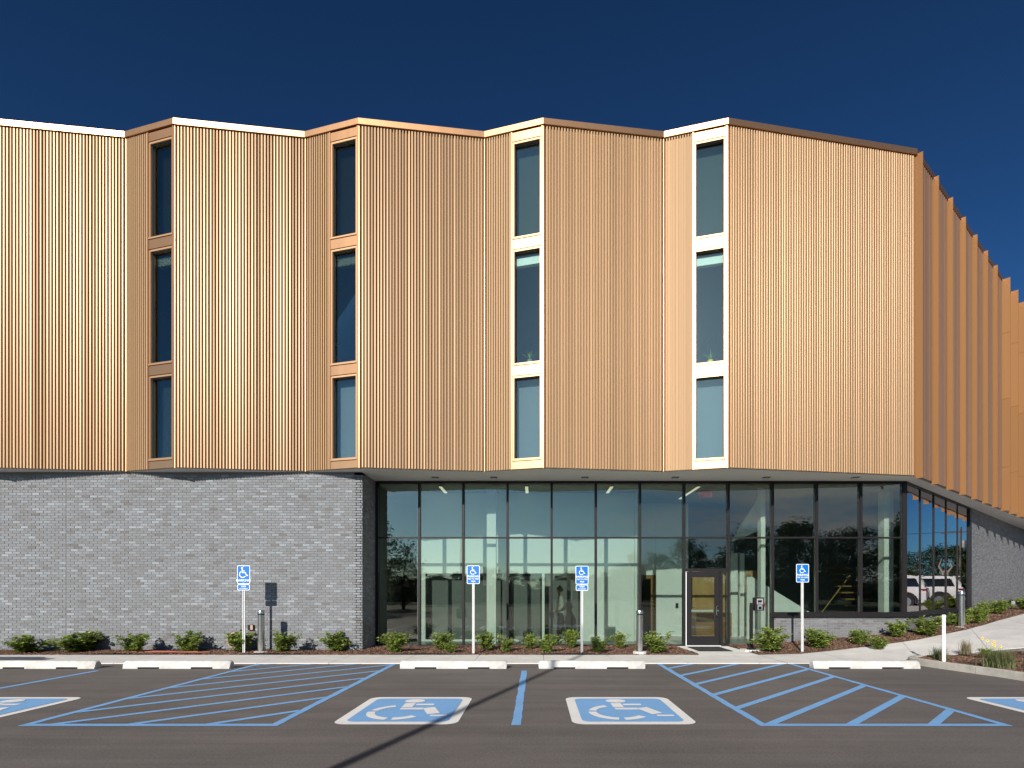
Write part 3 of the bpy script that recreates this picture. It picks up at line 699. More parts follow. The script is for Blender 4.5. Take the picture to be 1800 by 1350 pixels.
XG = -4.57; YW, YG = 14.70, 15.93
UX, UY = Vector((1, 0)), Vector((0, 1))
bw = brick_wall('brick_wall', (-20.0, YW), UX, 20.0+XG-0.012, 0.0, ZS-0.004, 0.25, pick=300, breaks=(20-12.38,))
brick_wall('brick_return', (XG-0.012, YW), UY, YG-YW-0.06, 0.0, ZS-0.004, 0.2)
G0 = Vector((10.54, YG)); GD = Vector((0.753, 0.658)).normalized(); GL = 7.7
brick_wall('low_brick_wall', (6.76, YG-0.03), UX, G0.x-6.76, -0.05, 0.85, 0.22, bm_='brick_d')
brick_wall('low_brick_wall', (G0.x+0.02, YG-0.012), GD, GL-0.1, 0.1, 0.85, 0.22, bm_='brick_d')
g1 = G0 + GD*GL - Vector((GD.y, -GD.x))*(-0.05)
brick_wall('side_brick_wall', (g1.x, g1.y), GD, 14.0, 0.3, ZS-0.004, 0.3, bm_='brick_d')

# curtain wall
MU = [XG+0.03, -3.325, -2.066, -0.808, 0.451, 1.71, 2.968, 4.227, 5.486, 6.745, 8.003, 9.262, 10.50]
ZH, ZTR, ZB = 4.66, 3.11, 0.03
def fbox(name, m, boxes, par, loc=(0,0,0), rz=0):
    mb = MB()
    for b in boxes: mb.box(*b)
    return mb.build(name, m, par, loc, rz)
cw = fbox('curtain_wall', 'black', [(XG+0.0, 10.56, YG-0.06, YG+0.10, ZH, ZS-0.003), (XG+0.0, 4.20, YG-0.05, YG+0.10, 0.0, ZB+0.03), (5.50, 6.72, YG-0.05, YG+0.10, 0.0, ZB+0.03), (6.745, 10.56, YG-0.06, YG+0.10, 0.852, 0.985)], bld)
fbox('sill', 'black', [(6.70, 10.62, YG-0.13, YG-0.061, 0.853, 0.945)], cw)
def pane(x0, x1, z0, z1, m='glass', loc=(0,0,0), rz=0, y=YG, par=cw):
    mb = MB(); cx, cz = (x0+x1)/2, (z0+z1)/2; hw, hz = (x1-x0)/2, (z1-z0)/2
    mb.box(-hw, hw, -0.006, 0.006, -hz, hz)
    o = mb.build('pane', m, par)
    if rz == 0 and loc == (0,0,0): Mx = Matrix.Translation((cx, y, cz))
    else: Mx = Matrix.Translation(loc) @ Matrix.Rotation(rz, 4, 'Z') @ Matrix.Translation((cx, 0, cz))
    e = Matrix.Rotation(rnd.uniform(-0.0035, 0.0035), 4, 'Z') @ Matrix.Rotation(rnd.uniform(-0.0035, 0.0035), 4, 'X')
    o.matrix_basis = Mx @ e
    return o
for i, x_ in enumerate(MU):
    zb = 0.0 if x_ < 6.75 else 0.987
    if 0 < i < len(MU)-1: fbox('mullion', 'black', [(x_-0.031, x_+0.031, YG-0.075, YG+0.105, zb+0.061 if zb == 0 else zb, ZH-0.001)] if i not in (7, 8) else [(x_-0.031, x_+0.031, YG-0.075, YG+0.105, 0.0, ZH-0.001)], cw)
fbox('mullion', 'black', [(XG+0.001, XG+0.075, YG-0.06, YG+0.10, 0.061, ZH-0.001)], cw)
fbox('mullion', 'black', [(10.44, 10.57, YG-0.06, YG+0.10, 0.987, ZH-0.001)], cw)
for a, b in zip(MU, MU[1:]):
    xa, xb = a+0.032, b-0.032
    if a == MU[0]: xa = XG+0.077
    if b == MU[-1]: xb = 10.438
    z0 = ZB+0.032 if a < 6.7 else 0.987
    door = abs(a-4.227) < .01
    if door: z0 = 2.23
    fbox('transom', 'black', [(xa, xb, YG-0.045, YG+0.07, ZTR-0.022, ZTR+0.022)], cw)
    pane(xa, xb, ZTR+0.023, ZH-0.001); pane(xa, xb, z0, ZTR-0.023)
# entrance door with narrow sidelight
DX0, DX1 = 4.295, 5.225
fbox('transom', 'black', [(4.26, 5.454, YG-0.06, YG+0.09, 2.15, 2.229)], cw)
fbox('mullion', 'black', [(5.255, 5.32, YG-0.06, YG+0.09, 0.0, 2.149)], cw)
fbox('bottom_rail', 'black', [(5.321, 5.454, YG-0.05, YG+0.09, 0.0, 0.09)], cw); pane(5.322, 5.453, 0.091, 2.148)
dr = fbox('door', 'black', [(DX0, DX0+0.13, YG-0.04, YG+0.01, 0.045, 2.14), (DX1-0.13, DX1, YG-0.04, YG+0.01, 0.045, 2.14), (DX0+0.13, DX1-0.13, YG-0.04, YG+0.01, 1.98, 2.14), (DX0+0.13, DX1-0.13, YG-0.04, YG+0.01, 0.045, 0.30)], bld)
pane(DX0+0.131, DX1-0.131, 0.301, 1.979, y=YG-0.015, par=dr)
fbox('hinge_strip', 'sign_white', [(DX0-0.026, DX0-0.006, YG-0.055, YG-0.03, 0.03, 2.13)], dr)
fbox('threshold', 'post', [(DX0-0.03, DX1+0.03, YG-0.10, YG+0.05, 0.0, 0.04)], dr)
MB().tube([(DX1-0.05,YG-0.041,1.16),(DX1-0.05,YG-0.10,1.16),(DX1-0.10,YG-0.11,1.14),(DX1-0.10,YG-0.11,0.90),(DX1-0.05,YG-0.10,0.88),(DX1-0.05,YG-0.041,0.88)], 0.013, 8).build('handle', 'steel', dr, smooth=True)
MB().prism([(DX1-0.03+0.022*math.cos(a), YG-0.041-0.008+0.0*a) if False else (DX1-0.03+0.02*math.cos(a), YG-0.05+0.008*math.sin(a)) for a in [2*math.pi*k/12 for k in range(12)]], 1.0, 1.05).build('lock', 'steel', dr)
fbox('push_bar', 'post', [(DX0+0.12, DX1-0.15, YG+0.03, YG+0.07, 0.995, 1.05)], dr)
MB().tube([(DX0+0.15,YG+0.04,1.12),(DX0+0.24,YG+0.05,1.115)], 0.012, 6).build('lever', 'steel', dr)
# side glazing
sl, sr = framed(G0, GD)
sc = fbox('side_curtain_wall', 'black', [(0.05, GL, -0.05, 0.10, ZH, ZS-0.003)], bld, sl, sr)
fbox('bottom_rail', 'black', [(0.05, GL, -0.06, 0.10, 0.852, 0.985)], sc, sl, sr); fbox('sill', 'black', [(0.05, GL, -0.12, -0.0605, 0.86, 0.93)], sc, sl, sr)
SM = [0.07, 1.42, 2.86, 4.33, 5.83, 7.45]
for s_ in SM[1:-1]: fbox('mullion', 'black', [(s_-0.03, s_+0.03, -0.03, 0.10, 0.986, ZH-0.001)], sc, sl, sr)
fbox('mullion', 'black', [(7.42, 7.698, -0.063, 0.10, 0.986, ZH-0.001)], sc, sl, sr)
for a, b in zip(SM, SM[1:]): pane(a+0.032, b-0.032, 0.987, ZH-0.002, 'glass_side', (G0.x, G0.y, 0), sr, par=sc)

# interior of the ground floor
def ipart(name, m, boxes): return fbox(name, m, boxes, bld)
MB().prism([(XG-0.2, YG-0.02), (10.5, YG-0.02), (17.0, 21.6), (17, 27), (XG-0.2, 27)], -0.1, 0.022).build('interior_floor', 'floor', bld)
MB().prism([(XG-0.2, YG+0.11), (10.5, YG+0.11), (16.3, 21.2), (16.3, 27), (XG-0.2, 27)], 4.645, 4.70).build('interior_ceiling', 'ceiling', bld)
ipart('interior_back_wall', 'dark_panel', [(-6, 18, 24.0, 24.2, 0, 4.6)])
ipart('interior_side_wall', 'dark_panel', [(XG-0.2, XG+0.0, YG+0.101, 24, 0.02, 4.64)])
YI = 17.37
op = [(-3.445, -1.05), (-0.85, 0.19), (0.27, 1.38)]; z0o, z1o = 0.08, 2.14
bx = [(-3.62, 3.07, YI, YI+0.12, z1o, 4.644), (-3.62, 3.07, YI, YI+0.12, 0.023, z0o)]
ex = [-3.62] + [v for o_ in op for v in o_] + [3.07]
for a, b in zip(ex[0::2], ex[1::2]): bx.append((a, b, YI, YI+0.12, z0o, z1o))
iw = ipart('corridor_wall', 'white_wall', bx)
for a, b in op:
    fr_ = fbox('opening_frame', 'black', [(a+0.002, a+0.05, YI+0.06, YI+0.11, z0o, z1o-0.002), (b-0.05, b-0.002, YI+0.06, YI+0.11, z0o, z1o-0.002), (a+0.05, b-0.05, YI+0.06, YI+0.11, z1o-0.07, z1o-0.002)], iw)
ipart('niche_panel', 'dark_panel', [(-3.5, 1.5, YI+0.35, YI+0.40, 0.03, 2.4)])
ipart('corridor_end_wall', 'white_wall', [(3.08, 3.16, YI, 19.4, 0.03, 4.64), (-3.70, -3.62, YI, 24, 0.03, 4.64)])
ipart('column', 'white_wall', [(-1.44, -1.17, 16.32, 16.59, 0.023, 4.64)])
ipart('column', 'white_wall', [(10.62, 10.80, 17.0, 17.3, 0.023, 4.64), (10.81, 10.98, 17.12, 17.2, 0.023, 4.64)])
ipart('column', 'white_wall', [(6.60, 6.73, 16.35, 16.6, 0.023, 4.64)])
YV = 19.4
vw = ipart('lobby_wall', 'white_wall', [(4.18, 5.30, YV, YV+0.1, 0.023, 4.64), (3.17, 4.17, YV, YV+0.1, 2.15, 4.64), (6.72, 6.95, YV-0.2, YV, 0.023, 2.9), (7.06, 7.22, YV-0.1, YV+0.1, 0.023, 2.9)])
wd = ipart('wood_door', 'wood', [(3.30, 3.55, YV+0.02, YV+0.08, 0.03, 2.14), (4.0, 4.17, YV-0.02, YV+0.06, 0.03, 2.149), (3.2, 3.99, YV-0.02, YV+0.06, 2.02, 2.149)])
fbox('lever', 'steel', [(4.03, 4.10, YV-0.07, YV-0.021, 0.98, 1.01)], wd)
ipart('wood_panelling', 'ply', [(5.31, 6.71, YV, YV+0.1, 0.023, 2.3), (7.23, 7.95, YV-0.1, YV, 0.023, 2.3)])
ipart('card_reader', 'black', [(4.86, 4.95, YV-0.03, YV-0.001, 1.0, 1.17)])
ipart('counter', 'wood', [(5.4, 6.6, YV-0.6, YV-0.05, 0.023, 0.85)])
# stair behind the right-hand glass
MB().prism_x([(18.6,0.023),(18.72,0.023),(18.72,1.9),(18.6,1.9)], 6.8, 6.82).build('stair_pier', 'white_wall', bld)
stv = MB(); n = len(stv.v)
stv.v += [(6.82,18.0,0.03),(9.1,18.0,0.03),(9.1,18.0,0.75),(6.82,18.0,2.15),(6.82,18.12,0.03),(9.1,18.12,0.03),(9.1,18.12,0.75),(6.82,18.12,2.15)]
stv.f += [(0,1,2,3),(7,6,5,4),(3,2,6,7),(1,5,6,2),(0,3,7,4),(0,4,5,1)]
stv.build('stair_wall', 'white_wall', bld)
st2 = MB(); st2.v += [(6.2,17.6,3.15),(6.2,17.6,3.2),(7.08,17.6,4.62),(7.08,17.6,3.5),(6.2,17.7,3.15),(6.2,17.7,3.2),(7.08,17.7,4.62),(7.08,17.7,3.5)]
st2.f += [(0,3,2,1),(4,5,6,7),(0,1,5,4),(1,2,6,5),(2,3,7,6),(3,0,4,7)]
st2.build('stair_soffit', 'white_wall', bld)
for k in range(9): ipart('stair_tread', 'wood', [(11.3, 12.4, 19.6+0.25*k, 19.87+0.25*k, 0.55+0.24*k, 0.60+0.24*k)])
MB().tube([(9.3,18.2,0.85),(10.25,18.2,2.1)], 0.02, 6).build('handrail', 'yellow', bld)
for x_, y1_ in ((-2.77,17.2),(-0.27,17.2),(2.2,17.2),(4.72,18.3)):
    cl_ = fbox('ceiling_light', 'grey_plastic', [(x_-0.055, x_+0.055, YG+0.2, y1_, 4.612, 4.644)], bld)
    fbox('diffuser', 'strip', [(x_-0.045, x_+0.045, YG+0.21, y1_-0.01, 4.602, 4.6115)], cl_)
ex_ = fbox('exit_sign', 'grey_plastic', [(4.99, 5.33, 17.0, 17.05, 4.42, 4.64)], bld)
link('lettering', text_mesh('EXIT', 0.20, 'exit', flip=True), ex_, (5.16, 16.994, 4.515))
ipart('thermostat', 'exit', [(6.66, 6.72, 16.33, 16.349, 1.13, 1.25)])
# upper rooms behind the middle panes
MB().prism(offset_line(PLAN[:-1], -0.45)+[(9.5, 21), (-15, 21)], 7.13, 7.2).build('upper_floor_slab', 'floor', bld)
MB().prism(offset_line(PLAN[:-1], -0.45)+[(9.5, 21), (-15, 21)], 10.75, 10.8).build('upper_ceiling', 'dark_panel', bld)
ipart('upper_back_wall', 'dark_panel', [(-15, 9.5, 20.8, 20.95, 7.2, 10.75)])
for x_ in (-12.5, -7.6, -2.9, 1.8, 6.4): ipart('upper_partition', 'white_wall', [(x_, x_+0.1, 15.6, 20.8, 7.21, 10.74)])
# fittings on the brick wall
ob = fbox('outlet_box', 'black', [(-7.56, -7.42, YW-0.075, YW-0.0125, 0.56, 0.70)], bld)
fbox('cover', 'tan', [(-7.49, -7.425, YW-0.082, YW-0.0755, 0.57, 0.69)], ob)
MB().tube([(-7.9+0.20*math.cos(a), YW-0.06, 0.29+0.20*math.sin(a)) for a in [math.pi*2*k/28 for k in range(29)]], 0.02, 8).build('hose_bracket', 'tan', bld, smooth=True)

for i_, lb_ in ((6, 'small potted plant on a sill behind the third upper window strip'), (8, 'small potted plant on a sill behind the fourth upper window strip')):
    A_, B_ = Vector(P[i_]), Vector(P[i_+1]); q_ = A_.lerp(B_, 0.74) + Vector((0.05, 0.19))
    pp = thing('potted_plant', lb_, 'potted plant', (q_.x, q_.y, 7.47), 0, 'potted plants in the upper windows')
    part('pot', MB().lathe([(0.05,0),(0.075,0.11),(0.07,0.115)], 14), 'petal' if i_ == 8 else 'grey_plastic', pp, True)
    lf_ = MB(); rq = random.Random(i_)
    for k in range(16):
        a_ = k*2.4; dv = Vector((math.cos(a_), math.sin(a_)*0.5, rq.uniform(0.5, 1.6))).normalized(); nn_ = Vector((dv.y, -dv.x, 0)).normalized()*0.012; p0_ = Vector((0,0,0.1)); p1_ = p0_+dv*rq.uniform(0.18, 0.34)
        mid_ = p0_.lerp(p1_, 0.5)+Vector((0,0,0.03)); lf_.quad(p0_, mid_-nn_, p1_, mid_+nn_)
    part('leaves', lf_, 'leaf', pp)
sill_in = [MB().box(0.0, 0.72, 0.125, 0.42, 7.40, 7.465).build('inner_sill', 'white_wall', bld, *framed(Vector(P[i_]).lerp(Vector(P[i_+1]), 0.5), (Vector(P[i_+1])-Vector(P[i_])).normalized())) for i_ in (6, 8)]

# ------------------------------------------------------------------ signs
def make_sign(van, big, label, loc):
    t = thing('parking_sign', label, 'parking sign', loc, 0, 'blue accessible parking signs')
    ztop = 2.19
    part('post', MB().box(-0.028, -0.012, -0.0, 0.035, 0, ztop-0.02).box(0.012, 0.028, 0.0, 0.035, 0, ztop-0.02).box(-0.012, 0.012, 0.022, 0.035, 0, ztop-0.02), 'post', t)
    hm = MB()
    for k in range(int((ztop-0.6)/0.05)): hm.box(-0.005, 0.005, 0.019, 0.0215, 0.08+k*0.05, 0.095+k*0.05)
    part('post_holes', hm, 'hole', t)
    def plate(z0, z1, w, name):
        p = MB(); pts = rrect(-w/2, w/2, z0, z1, 0.03); p.v = [(a, -0.006, b) for a, b in pts]+[(a, -0.003, b) for a, b in pts]; k = len(pts)
        p.f = [tuple(range(k)), tuple(range(2*k-1, k-1, -1))]+[(i, k+i, k+(i+1) % k, (i+1) % k) for i in range(k)]
        pl = part(name, p, 'sign_white', t)
        b = MB(); pts = rrect(-w/2+0.013, w/2-0.013, z0+0.013, z1-0.013, 0.02); b.quad(*[(a, -0.0072, c) for a, c in pts]); part('blue_face', b, 'sign_blue', pl)
        return pl
    zb = ztop-0.457; pl = plate(zb, ztop, 0.318, 'sign_plate')
    s = 0.25 if big else 0.175; zo = zb+0.155 if big else zb+0.235
    xo = -0.5*s
    put = lambda u, v: (xo+u*s, -0.0085, zo+v*s)
    ic = MB(); ic.quad(*[put(0.36+0.085*math.cos(a), 0.95+0.085*math.sin(a)) for a in [2*math.pi*k/14 for k in range(14)]])
    stroke(ic, [(0.36,0.88),(0.39,0.50),(0.68,0.50),(0.82,0.19),(0.95,0.25)], 0.085, put); stroke(ic, [(0.425,0.67),(0.64,0.67)], 0.07, put)
    stroke(ic, arc(0.42,0.33,0.31,118,325,24), 0.08, put)
    part('wheelchair_symbol', ic, 'sign_white', pl)
    link('lettering', text_mesh('PARKING', 0.082 if big else 0.066, 'sign_white'), pl, (0, -0.0088, zb+0.085 if big else zb+0.185), 0, True)
    if not big:
        link('lettering', text_mesh('$50 TO $300', 0.046, 'sign_white'), pl, (0, -0.0088, zb+0.122), 0, True)
        link('lettering', text_mesh('FINE', 0.052, 'sign_white'), pl, (0, -0.0088, zb+0.062), 0, True)
    part('bolt', MB().box(-0.008, 0.008, -0.011, -0.0075, ztop-0.035, ztop-0.02).box(-0.008, 0.008, -0.011, -0.0075, zb+0.02, zb+0.035), 'post', pl)
    if van:
        v = plate(zb-0.16, zb-0.012, 0.305, 'van_plate')
        link('lettering', text_mesh('VAN', 0.058, 'sign_white'), v, (0, -0.0088, zb-0.062), 0, True)
        link('lettering', text_mesh('ACCESSIBLE', 0.037, 'sign_white'), v, (0, -0.0088, zb-0.116), 0, True)
        v['label'] = 'small blue plate reading VAN ACCESSIBLE'
    return t
make_sign(True, True, 'blue parking sign with van plate in front of the brick wall', (-7.26, 13.85, 0.03))
make_sign(False, False, 'single blue parking sign on a post before the glass, left of the van sign', (-1.555, 13.85, 0.03))
make_sign(True, False, 'blue parking sign with van plate in front of the glass', (1.145, 13.85, 0.02))
make_sign(False, False, 'single blue parking sign on a post right of the entrance door', (6.67, 13.95, 0.07))

# ------------------------------------------------------------------ bollards
def make_bollard(label, loc):
    t = thing('bollard', label, 'bollard', loc, 0, 'stainless steel bollards')
    part('footing', MB().lathe([(0.165,-0.1),(0.17,0.03),(0.16,0.045)], 28), 'stop', t, True)
    part('shaft', MB().lathe([(0.084,0.04),(0.084,0.955)], 32), 'steel', t, True)
    part('light_slot', MB().lathe([(0.078,0.956),(0.078,0.985)], 32), 'black', t, True)
    part('cap', MB().lathe([(0.088,0.986),(0.088,1.065),(0.082,1.075),(0.03,1.079)], 32), 'steel', t, True)
make_bollard('steel bollard in front of the grey brick wall', (-6.88, 13.96, 0.03))
make_bollard('steel bollard left of the entrance door', (2.6, 13.96, 0.03))
make_bollard('steel bollard beside the rising curved walk', (12.5, 16.38, 0.50))

# ------------------------------------------------------------------ wheel stops
def make_stop():
    t = thing('wheel_stop', '', 'wheel stop', (0,0,0), 0, 'white concrete wheel stops at the head of the stalls')
    mb = MB(); h = 1.08
    prof = [(-0.10,0.032),(-0.10,0.075),(-0.062,0.148),(-0.045,0.156),(0.045,0.156),(0.062,0.148),(0.10,0.075),(0.10,0.032)]
    st = [(-h-0.005,0.86,0.80),(-h+0.035,1.0,1.0),(h-0.035,1.0,1.0),(h+0.005,0.86,0.80)]
    k = len(prof); n = 0
    for x_, sy, sz in st:
        for (y, z) in prof: mb.v.append((x_, y*sy, 0.032+(z-0.032)*sz))
    for i in range(len(st)-1):
        for j in range(k): j2 = (j+1) % k; mb.f.append((i*k+j, i*k+j2, (i+1)*k+j2, (i+1)*k+j))
    mb.f.append(tuple(range(k-1,-1,-1))); mb.f.append(tuple((len(st)-1)*k+j for j in range(k)))
    part('body', mb, 'stop', t, True)
    for a, b in ((-h, -0.78), (-0.34, 0.30), (0.74, h)): part('foot', MB().box(a, b, -0.099, 0.099, 0.0, 0.0315), 'stop', t)
    return t
ws = make_stop()
lab = ['white wheel stop cut off by the left edge of the photo', 'white wheel stop between the leftmost one and the left hatched aisle', 'white wheel stop nearer the left hatched aisle, before the glass front', 'white wheel stop nearer the right hatched aisle, before the glass front', 'white wheel stop beside the kerbed island']
for k, (cx, rot) in enumerate(((-10.05, 0), (-7.31, 0.004), (-1.68, -0.003), (1.14, 0.002), (6.73, 0.0))):
    if k == 0: ws.location = (cx, 11.42, 0.004); ws['label'] = lab[0]
    else: copy_thing(ws, (cx, 11.42, 0.004), rot, lab[k])

# ------------------------------------------------------------------ vegetation
def leaf(mb, c, d, up, L_, w):
    d = d.normalized(); sd_ = d.cross(up); sd_ = sd_.normalized() if sd_.length > 1e-3 else Vector((1,0,0)); nn = sd_.cross(d)
    a, b = c, c+d*L_; m_ = c+d*L_*0.45
    n = len(mb.v); mb.v += [tuple(a), tuple(m_-sd_*w/2+nn*w*0.18), tuple(b-nn*L_*0.1), tuple(m_+sd_*w/2+nn*w*0.18)]
    mb.f += [(n,n+1,n+2),(n,n+2,n+3)]
def shrub_meshes(seed):
    r = random.Random(seed); st = MB(); lf = MB()
    for k in range(r.randint(15, 20)):
        a = r.uniform(0, 2*math.pi); ln = r.uniform(0.30, 0.46); lean = r.uniform(0.1, 0.8)
        d = Vector((math.cos(a)*lean, math.sin(a)*lean, 1)).normalized(); p0 = Vector((math.cos(a)*0.02, math.sin(a)*0.02, 0)); pts = [p0]
        for j in range(5): d = (d+Vector((r.uniform(-.2,.2), r.uniform(-.2,.2), r.uniform(-.06,.08)))).normalized(); pts.append(pts[-1]+d*ln/5)
        st.tube(pts, [0.007,0.006,0.005,0.004,0.003,0.002], 5)
        for j in range(1, 6):
            for _ in range(r.randint(1, 2)):
                dd = Vector((r.gauss(0,1), r.gauss(0,1), r.uniform(0.0,0.9))).normalized(); q = [pts[j], pts[j]+dd*r.uniform(0.05, 0.11)]
                st.tube(q, [0.003, 0.0015], 4)
                for _ in range(r.randint(8, 13)):
                    t = r.uniform(0.1, 1.05); c = q[0].lerp(q[1], t)+Vector((r.gauss(0,.018), r.gauss(0,.018), r.gauss(0,.018)))
                    ld = (dd*0.5+Vector((r.gauss(0,1), r.gauss(0,1), r.uniform(-.3,.6)))).normalized()
                    leaf(lf, c, ld, Vector((r.gauss(0,.4), r.gauss(0,.4), 1)), r.uniform(0.045, 0.075), r.uniform(0.03, 0.052))
    return st.mesh('stem', 'stem'), lf.mesh('foliage', 'leaf')
SH = [shrub_meshes(500+k) for k in range(6)]
shrubs = [ # px left, px right, top y, base y, label
 (22,72,1118,1147,'low green shrub nearest the left edge, under the brick wall'),
 (100,164,1113,1147,'wide green shrub by the brick wall, second from the left edge'),
 (209,262,1118,1149,'dense green shrub under the brick wall, third from the left edge'),
 (303,358,1111,1147,'green shrub at the orange hose, left of the van sign by the brick'),
 (399,447,1112,1146,'green shrub behind the sign post at the brick wall'),
 (475,520,1112,1146,'green shrub just right of the bollard at the brick wall'),
 (572,612,1112,1145,'small green shrub at the right end of the brick wall'),
 (673,712,1112,1147,'green shrub in front of the first glass panes beside the brick corner'),
 (758,796,1113,1143,'green shrub behind its small neighbour, left of the single sign at the glass'),
 (776,806,1130,1149,'very small green shrub at the walk edge, left of the single sign at the glass'),
 (838,876,1113,1144,'green shrub right beside the single sign post at the glass'),
 (876,902,1121,1147,'small green shrub at the walk edge, second right of the single sign post'),
 (919,943,1115,1141,'slim green shrub close to the glass, left of the person'),
 (946,976,1119,1150,'round green shrub at the walk edge, below the person'),
 (990,1020,1108,1139,'thin upright shrub close to the glass, just left of the van sign post'),
 (1034,1072,1121,1149,'green shrub at the walk edge, just right of the van sign post'),
 (1078,1104,1113,1140,'thin green shrub close to the glass, left of the bollard'),
 (1132,1182,1113,1148,'broad green shrub between the bollard and the entrance door'),
 (1326,1376,1104,1146,'tall green shrub between the intercom post and the right sign'),
 (1419,1463,1107,1139,'round green shrub just right of the right sign post'),
 (1490,1526,1101,1127,'green shrub against the low brick wall, left of a lower one'),
 (1526,1564,1108,1131,'low spreading shrub in front of the low brick wall'),
 (1559,1594,1090,1118,'green shrub against the low brick wall near its corner'),
 (1602,1652,1088,1120,'large bright green shrub at the corner of the side glazing'),
 (1663,1686,1078,1100,'small dark green shrub left of the bollard on the slope'),
 (1684,1706,1072,1098,'green shrub half hidden behind the bollard on the slope'),
 (1704,1734,1068,1097,'green shrub just right of the bollard on the slope'),
 (1716,1742,1058,1082,'green shrub below the start of the side brick wall'),
 (1738,1768,1056,1080,'green shrub left of the small landscape lamp'),
 (1785,1825,1049,1072,'green shrub cut by the right edge under the side brick wall')]
for k, (xa, xb, ty, by, lb) in enumerate(shrubs):
    z = 0.04; xc = (xa+xb)/2
    for _ in range(6):
        Y = FPX*(EYE-z)/(by-PY); Y = min(max(Y, 13.95), 15.6 if xc > 660 else 14.45) if xc < 1590 else min(Y, 25)
        X = (xc-PX)*Y/FPX
        z = bed_left_z(X, Y) if X < 4 else zt(X, Y)+0.035
    if xc > 1590:      # slope: step the base along the view ray until it sits on the bed
        best = None
        for q in range(140):
            Yq = 15.2+q*0.07; Xq = (xc-PX)*Yq/FPX
            zq = zt(Xq, Yq)+0.035; e = abs(PY+FPX*(EYE-zq)/Yq-by)
            inside = (Vector((Xq, Yq))-G0).dot(Vector((GD.y, -GD.x))) > 0.35
            if inside and (best is None or e < best[0]): best = (e, Xq, Yq, zq)
        _, X, Y, z = best
    sc_ = Y/FPX; h = (by-ty)*sc_; w = (xb-xa)*sc_
    t = thing('shrub', lb, 'shrub', (X, Y, z-0.01), rnd.uniform(0, 6.28), 'young shrubs in the mulch beds')
    a, b = SH[k % 6]
    part_o = link('stem', a, t, (0,0,0), 0, True); link('foliage', b, t, (0,0,0), 0, True)
    xs_ = [v.co.x for v in b.vertices]; zs_ = sorted(v.co.z for v in b.vertices); xs_.sort(); nv = len(xs_)
    ww_ = xs_[int(nv*0.985)]-xs_[int(nv*0.015)]; hh_ = zs_[int(nv*0.985)]
    t.scale = (w/ww_*0.84, w/ww_*0.84, h/hh_*1.0)
def grass_clump(label, loc, n, h, spread, m, seed):
    r = random.Random(seed); mb = MB()
    for _ in range(n):
        a = r.uniform(0, 6.283); d = Vector((math.cos(a), math.sin(a), 0)); p = Vector((r.gauss(0, spread*0.25), r.gauss(0, spread*0.25), 0)); hh = h*r.uniform(0.5, 1.05); lean = r.uniform(0.05, 0.75)*spread; w = r.uniform(0.003, 0.006)
        s_ = Vector((-d.y, d.x, 0)); prev = None
        for k in range(4):
            t_ = k/3; q = p+d*lean*t_*t_+Vector((0,0,hh*(t_-0.18*t_*t_*lean/spread))); ww = w*(1-t_*0.85)
            cur = (q-s_*ww, q+s_*ww)
            if prev: mb.quad(prev[0], prev[1], cur[1], cur[0])
            prev = cur
    t = thing('grass_clump', label, 'ornamental grass', loc, 0, 'grass clumps in the kerbed island')
    # join each blade into one island
    me = mb.mesh('blades', m); bm = bmesh.new(); bm.from_mesh(me); bmesh.ops.remove_doubles(bm, verts=bm.verts, dist=1e-5); bm.to_mesh(me); bm.free()
    link('blades', me, t, (0,0,0), 0, True)
    return t
def ground_at(px_, py_, z):
    Y = FPX*(EYE-z)/(py_-PY); return ((px_-PX)*Y/FPX, Y, z)
grass_clump('small green grass tuft behind the white marker post', ground_at(1652, 1157, 0.14), 260, 0.27, 0.26, 'blade', 1)
grass_clump('dry tan grass tuft in the kerbed island', ground_at(1697, 1150, 0.15), 220, 0.36, 0.2, 'dryblade', 2)
grass_clump('large green grass clump in the middle of the kerbed island', ground_at(1757, 1172, 0.13), 900, 0.36, 0.42, 'blade', 3)
fl = thing('flowering_plant', 'leafy plant with yellow daisy flowers in the kerbed island', 'flower', ground_at(1733, 1156, 0.14))
link('foliage', SH[2][1], fl, (0,0,0), 0, True).scale = (0.5, 0.5, 0.42)
link('foliage', SH[4][1], fl, (0.17,0.05,0), 2, True).scale = (0.45, 0.45, 0.34)
for (dx, dz) in ((-0.09,0.42),(0.02,0.37),(0.17,0.35),(0.12,0.29),(0.18,0.26),(0.31,0.24)):
    s_ = MB().tube([(dx*0.4,0,0.08),(dx*0.9,0.01,dz*0.7),(dx,0,dz)], 0.003, 4).mesh('flower_stem', 'leaf'); fs_ = link('flower_stem', s_, fl, (0,0,0), 0, True)
    pm = MB()
    for q in range(9):
        a = q*2*math.pi/9; leaf(pm, Vector((dx, -0.012, dz)), Vector((math.cos(a), -0.25, math.sin(a))), Vector((0,-1,0)), 0.032, 0.02)
    link('petals', pm.mesh('petals', 'petal'), fs_, (0,0,0), 0, True)
    link('flower_eye', MB().lathe([(0.004,-0.006),(0.011,0.0),(0.004,0.006)], 8).mesh('flower_eye', 'flower_eye'), fs_, (dx, -0.018, dz), 0, True)

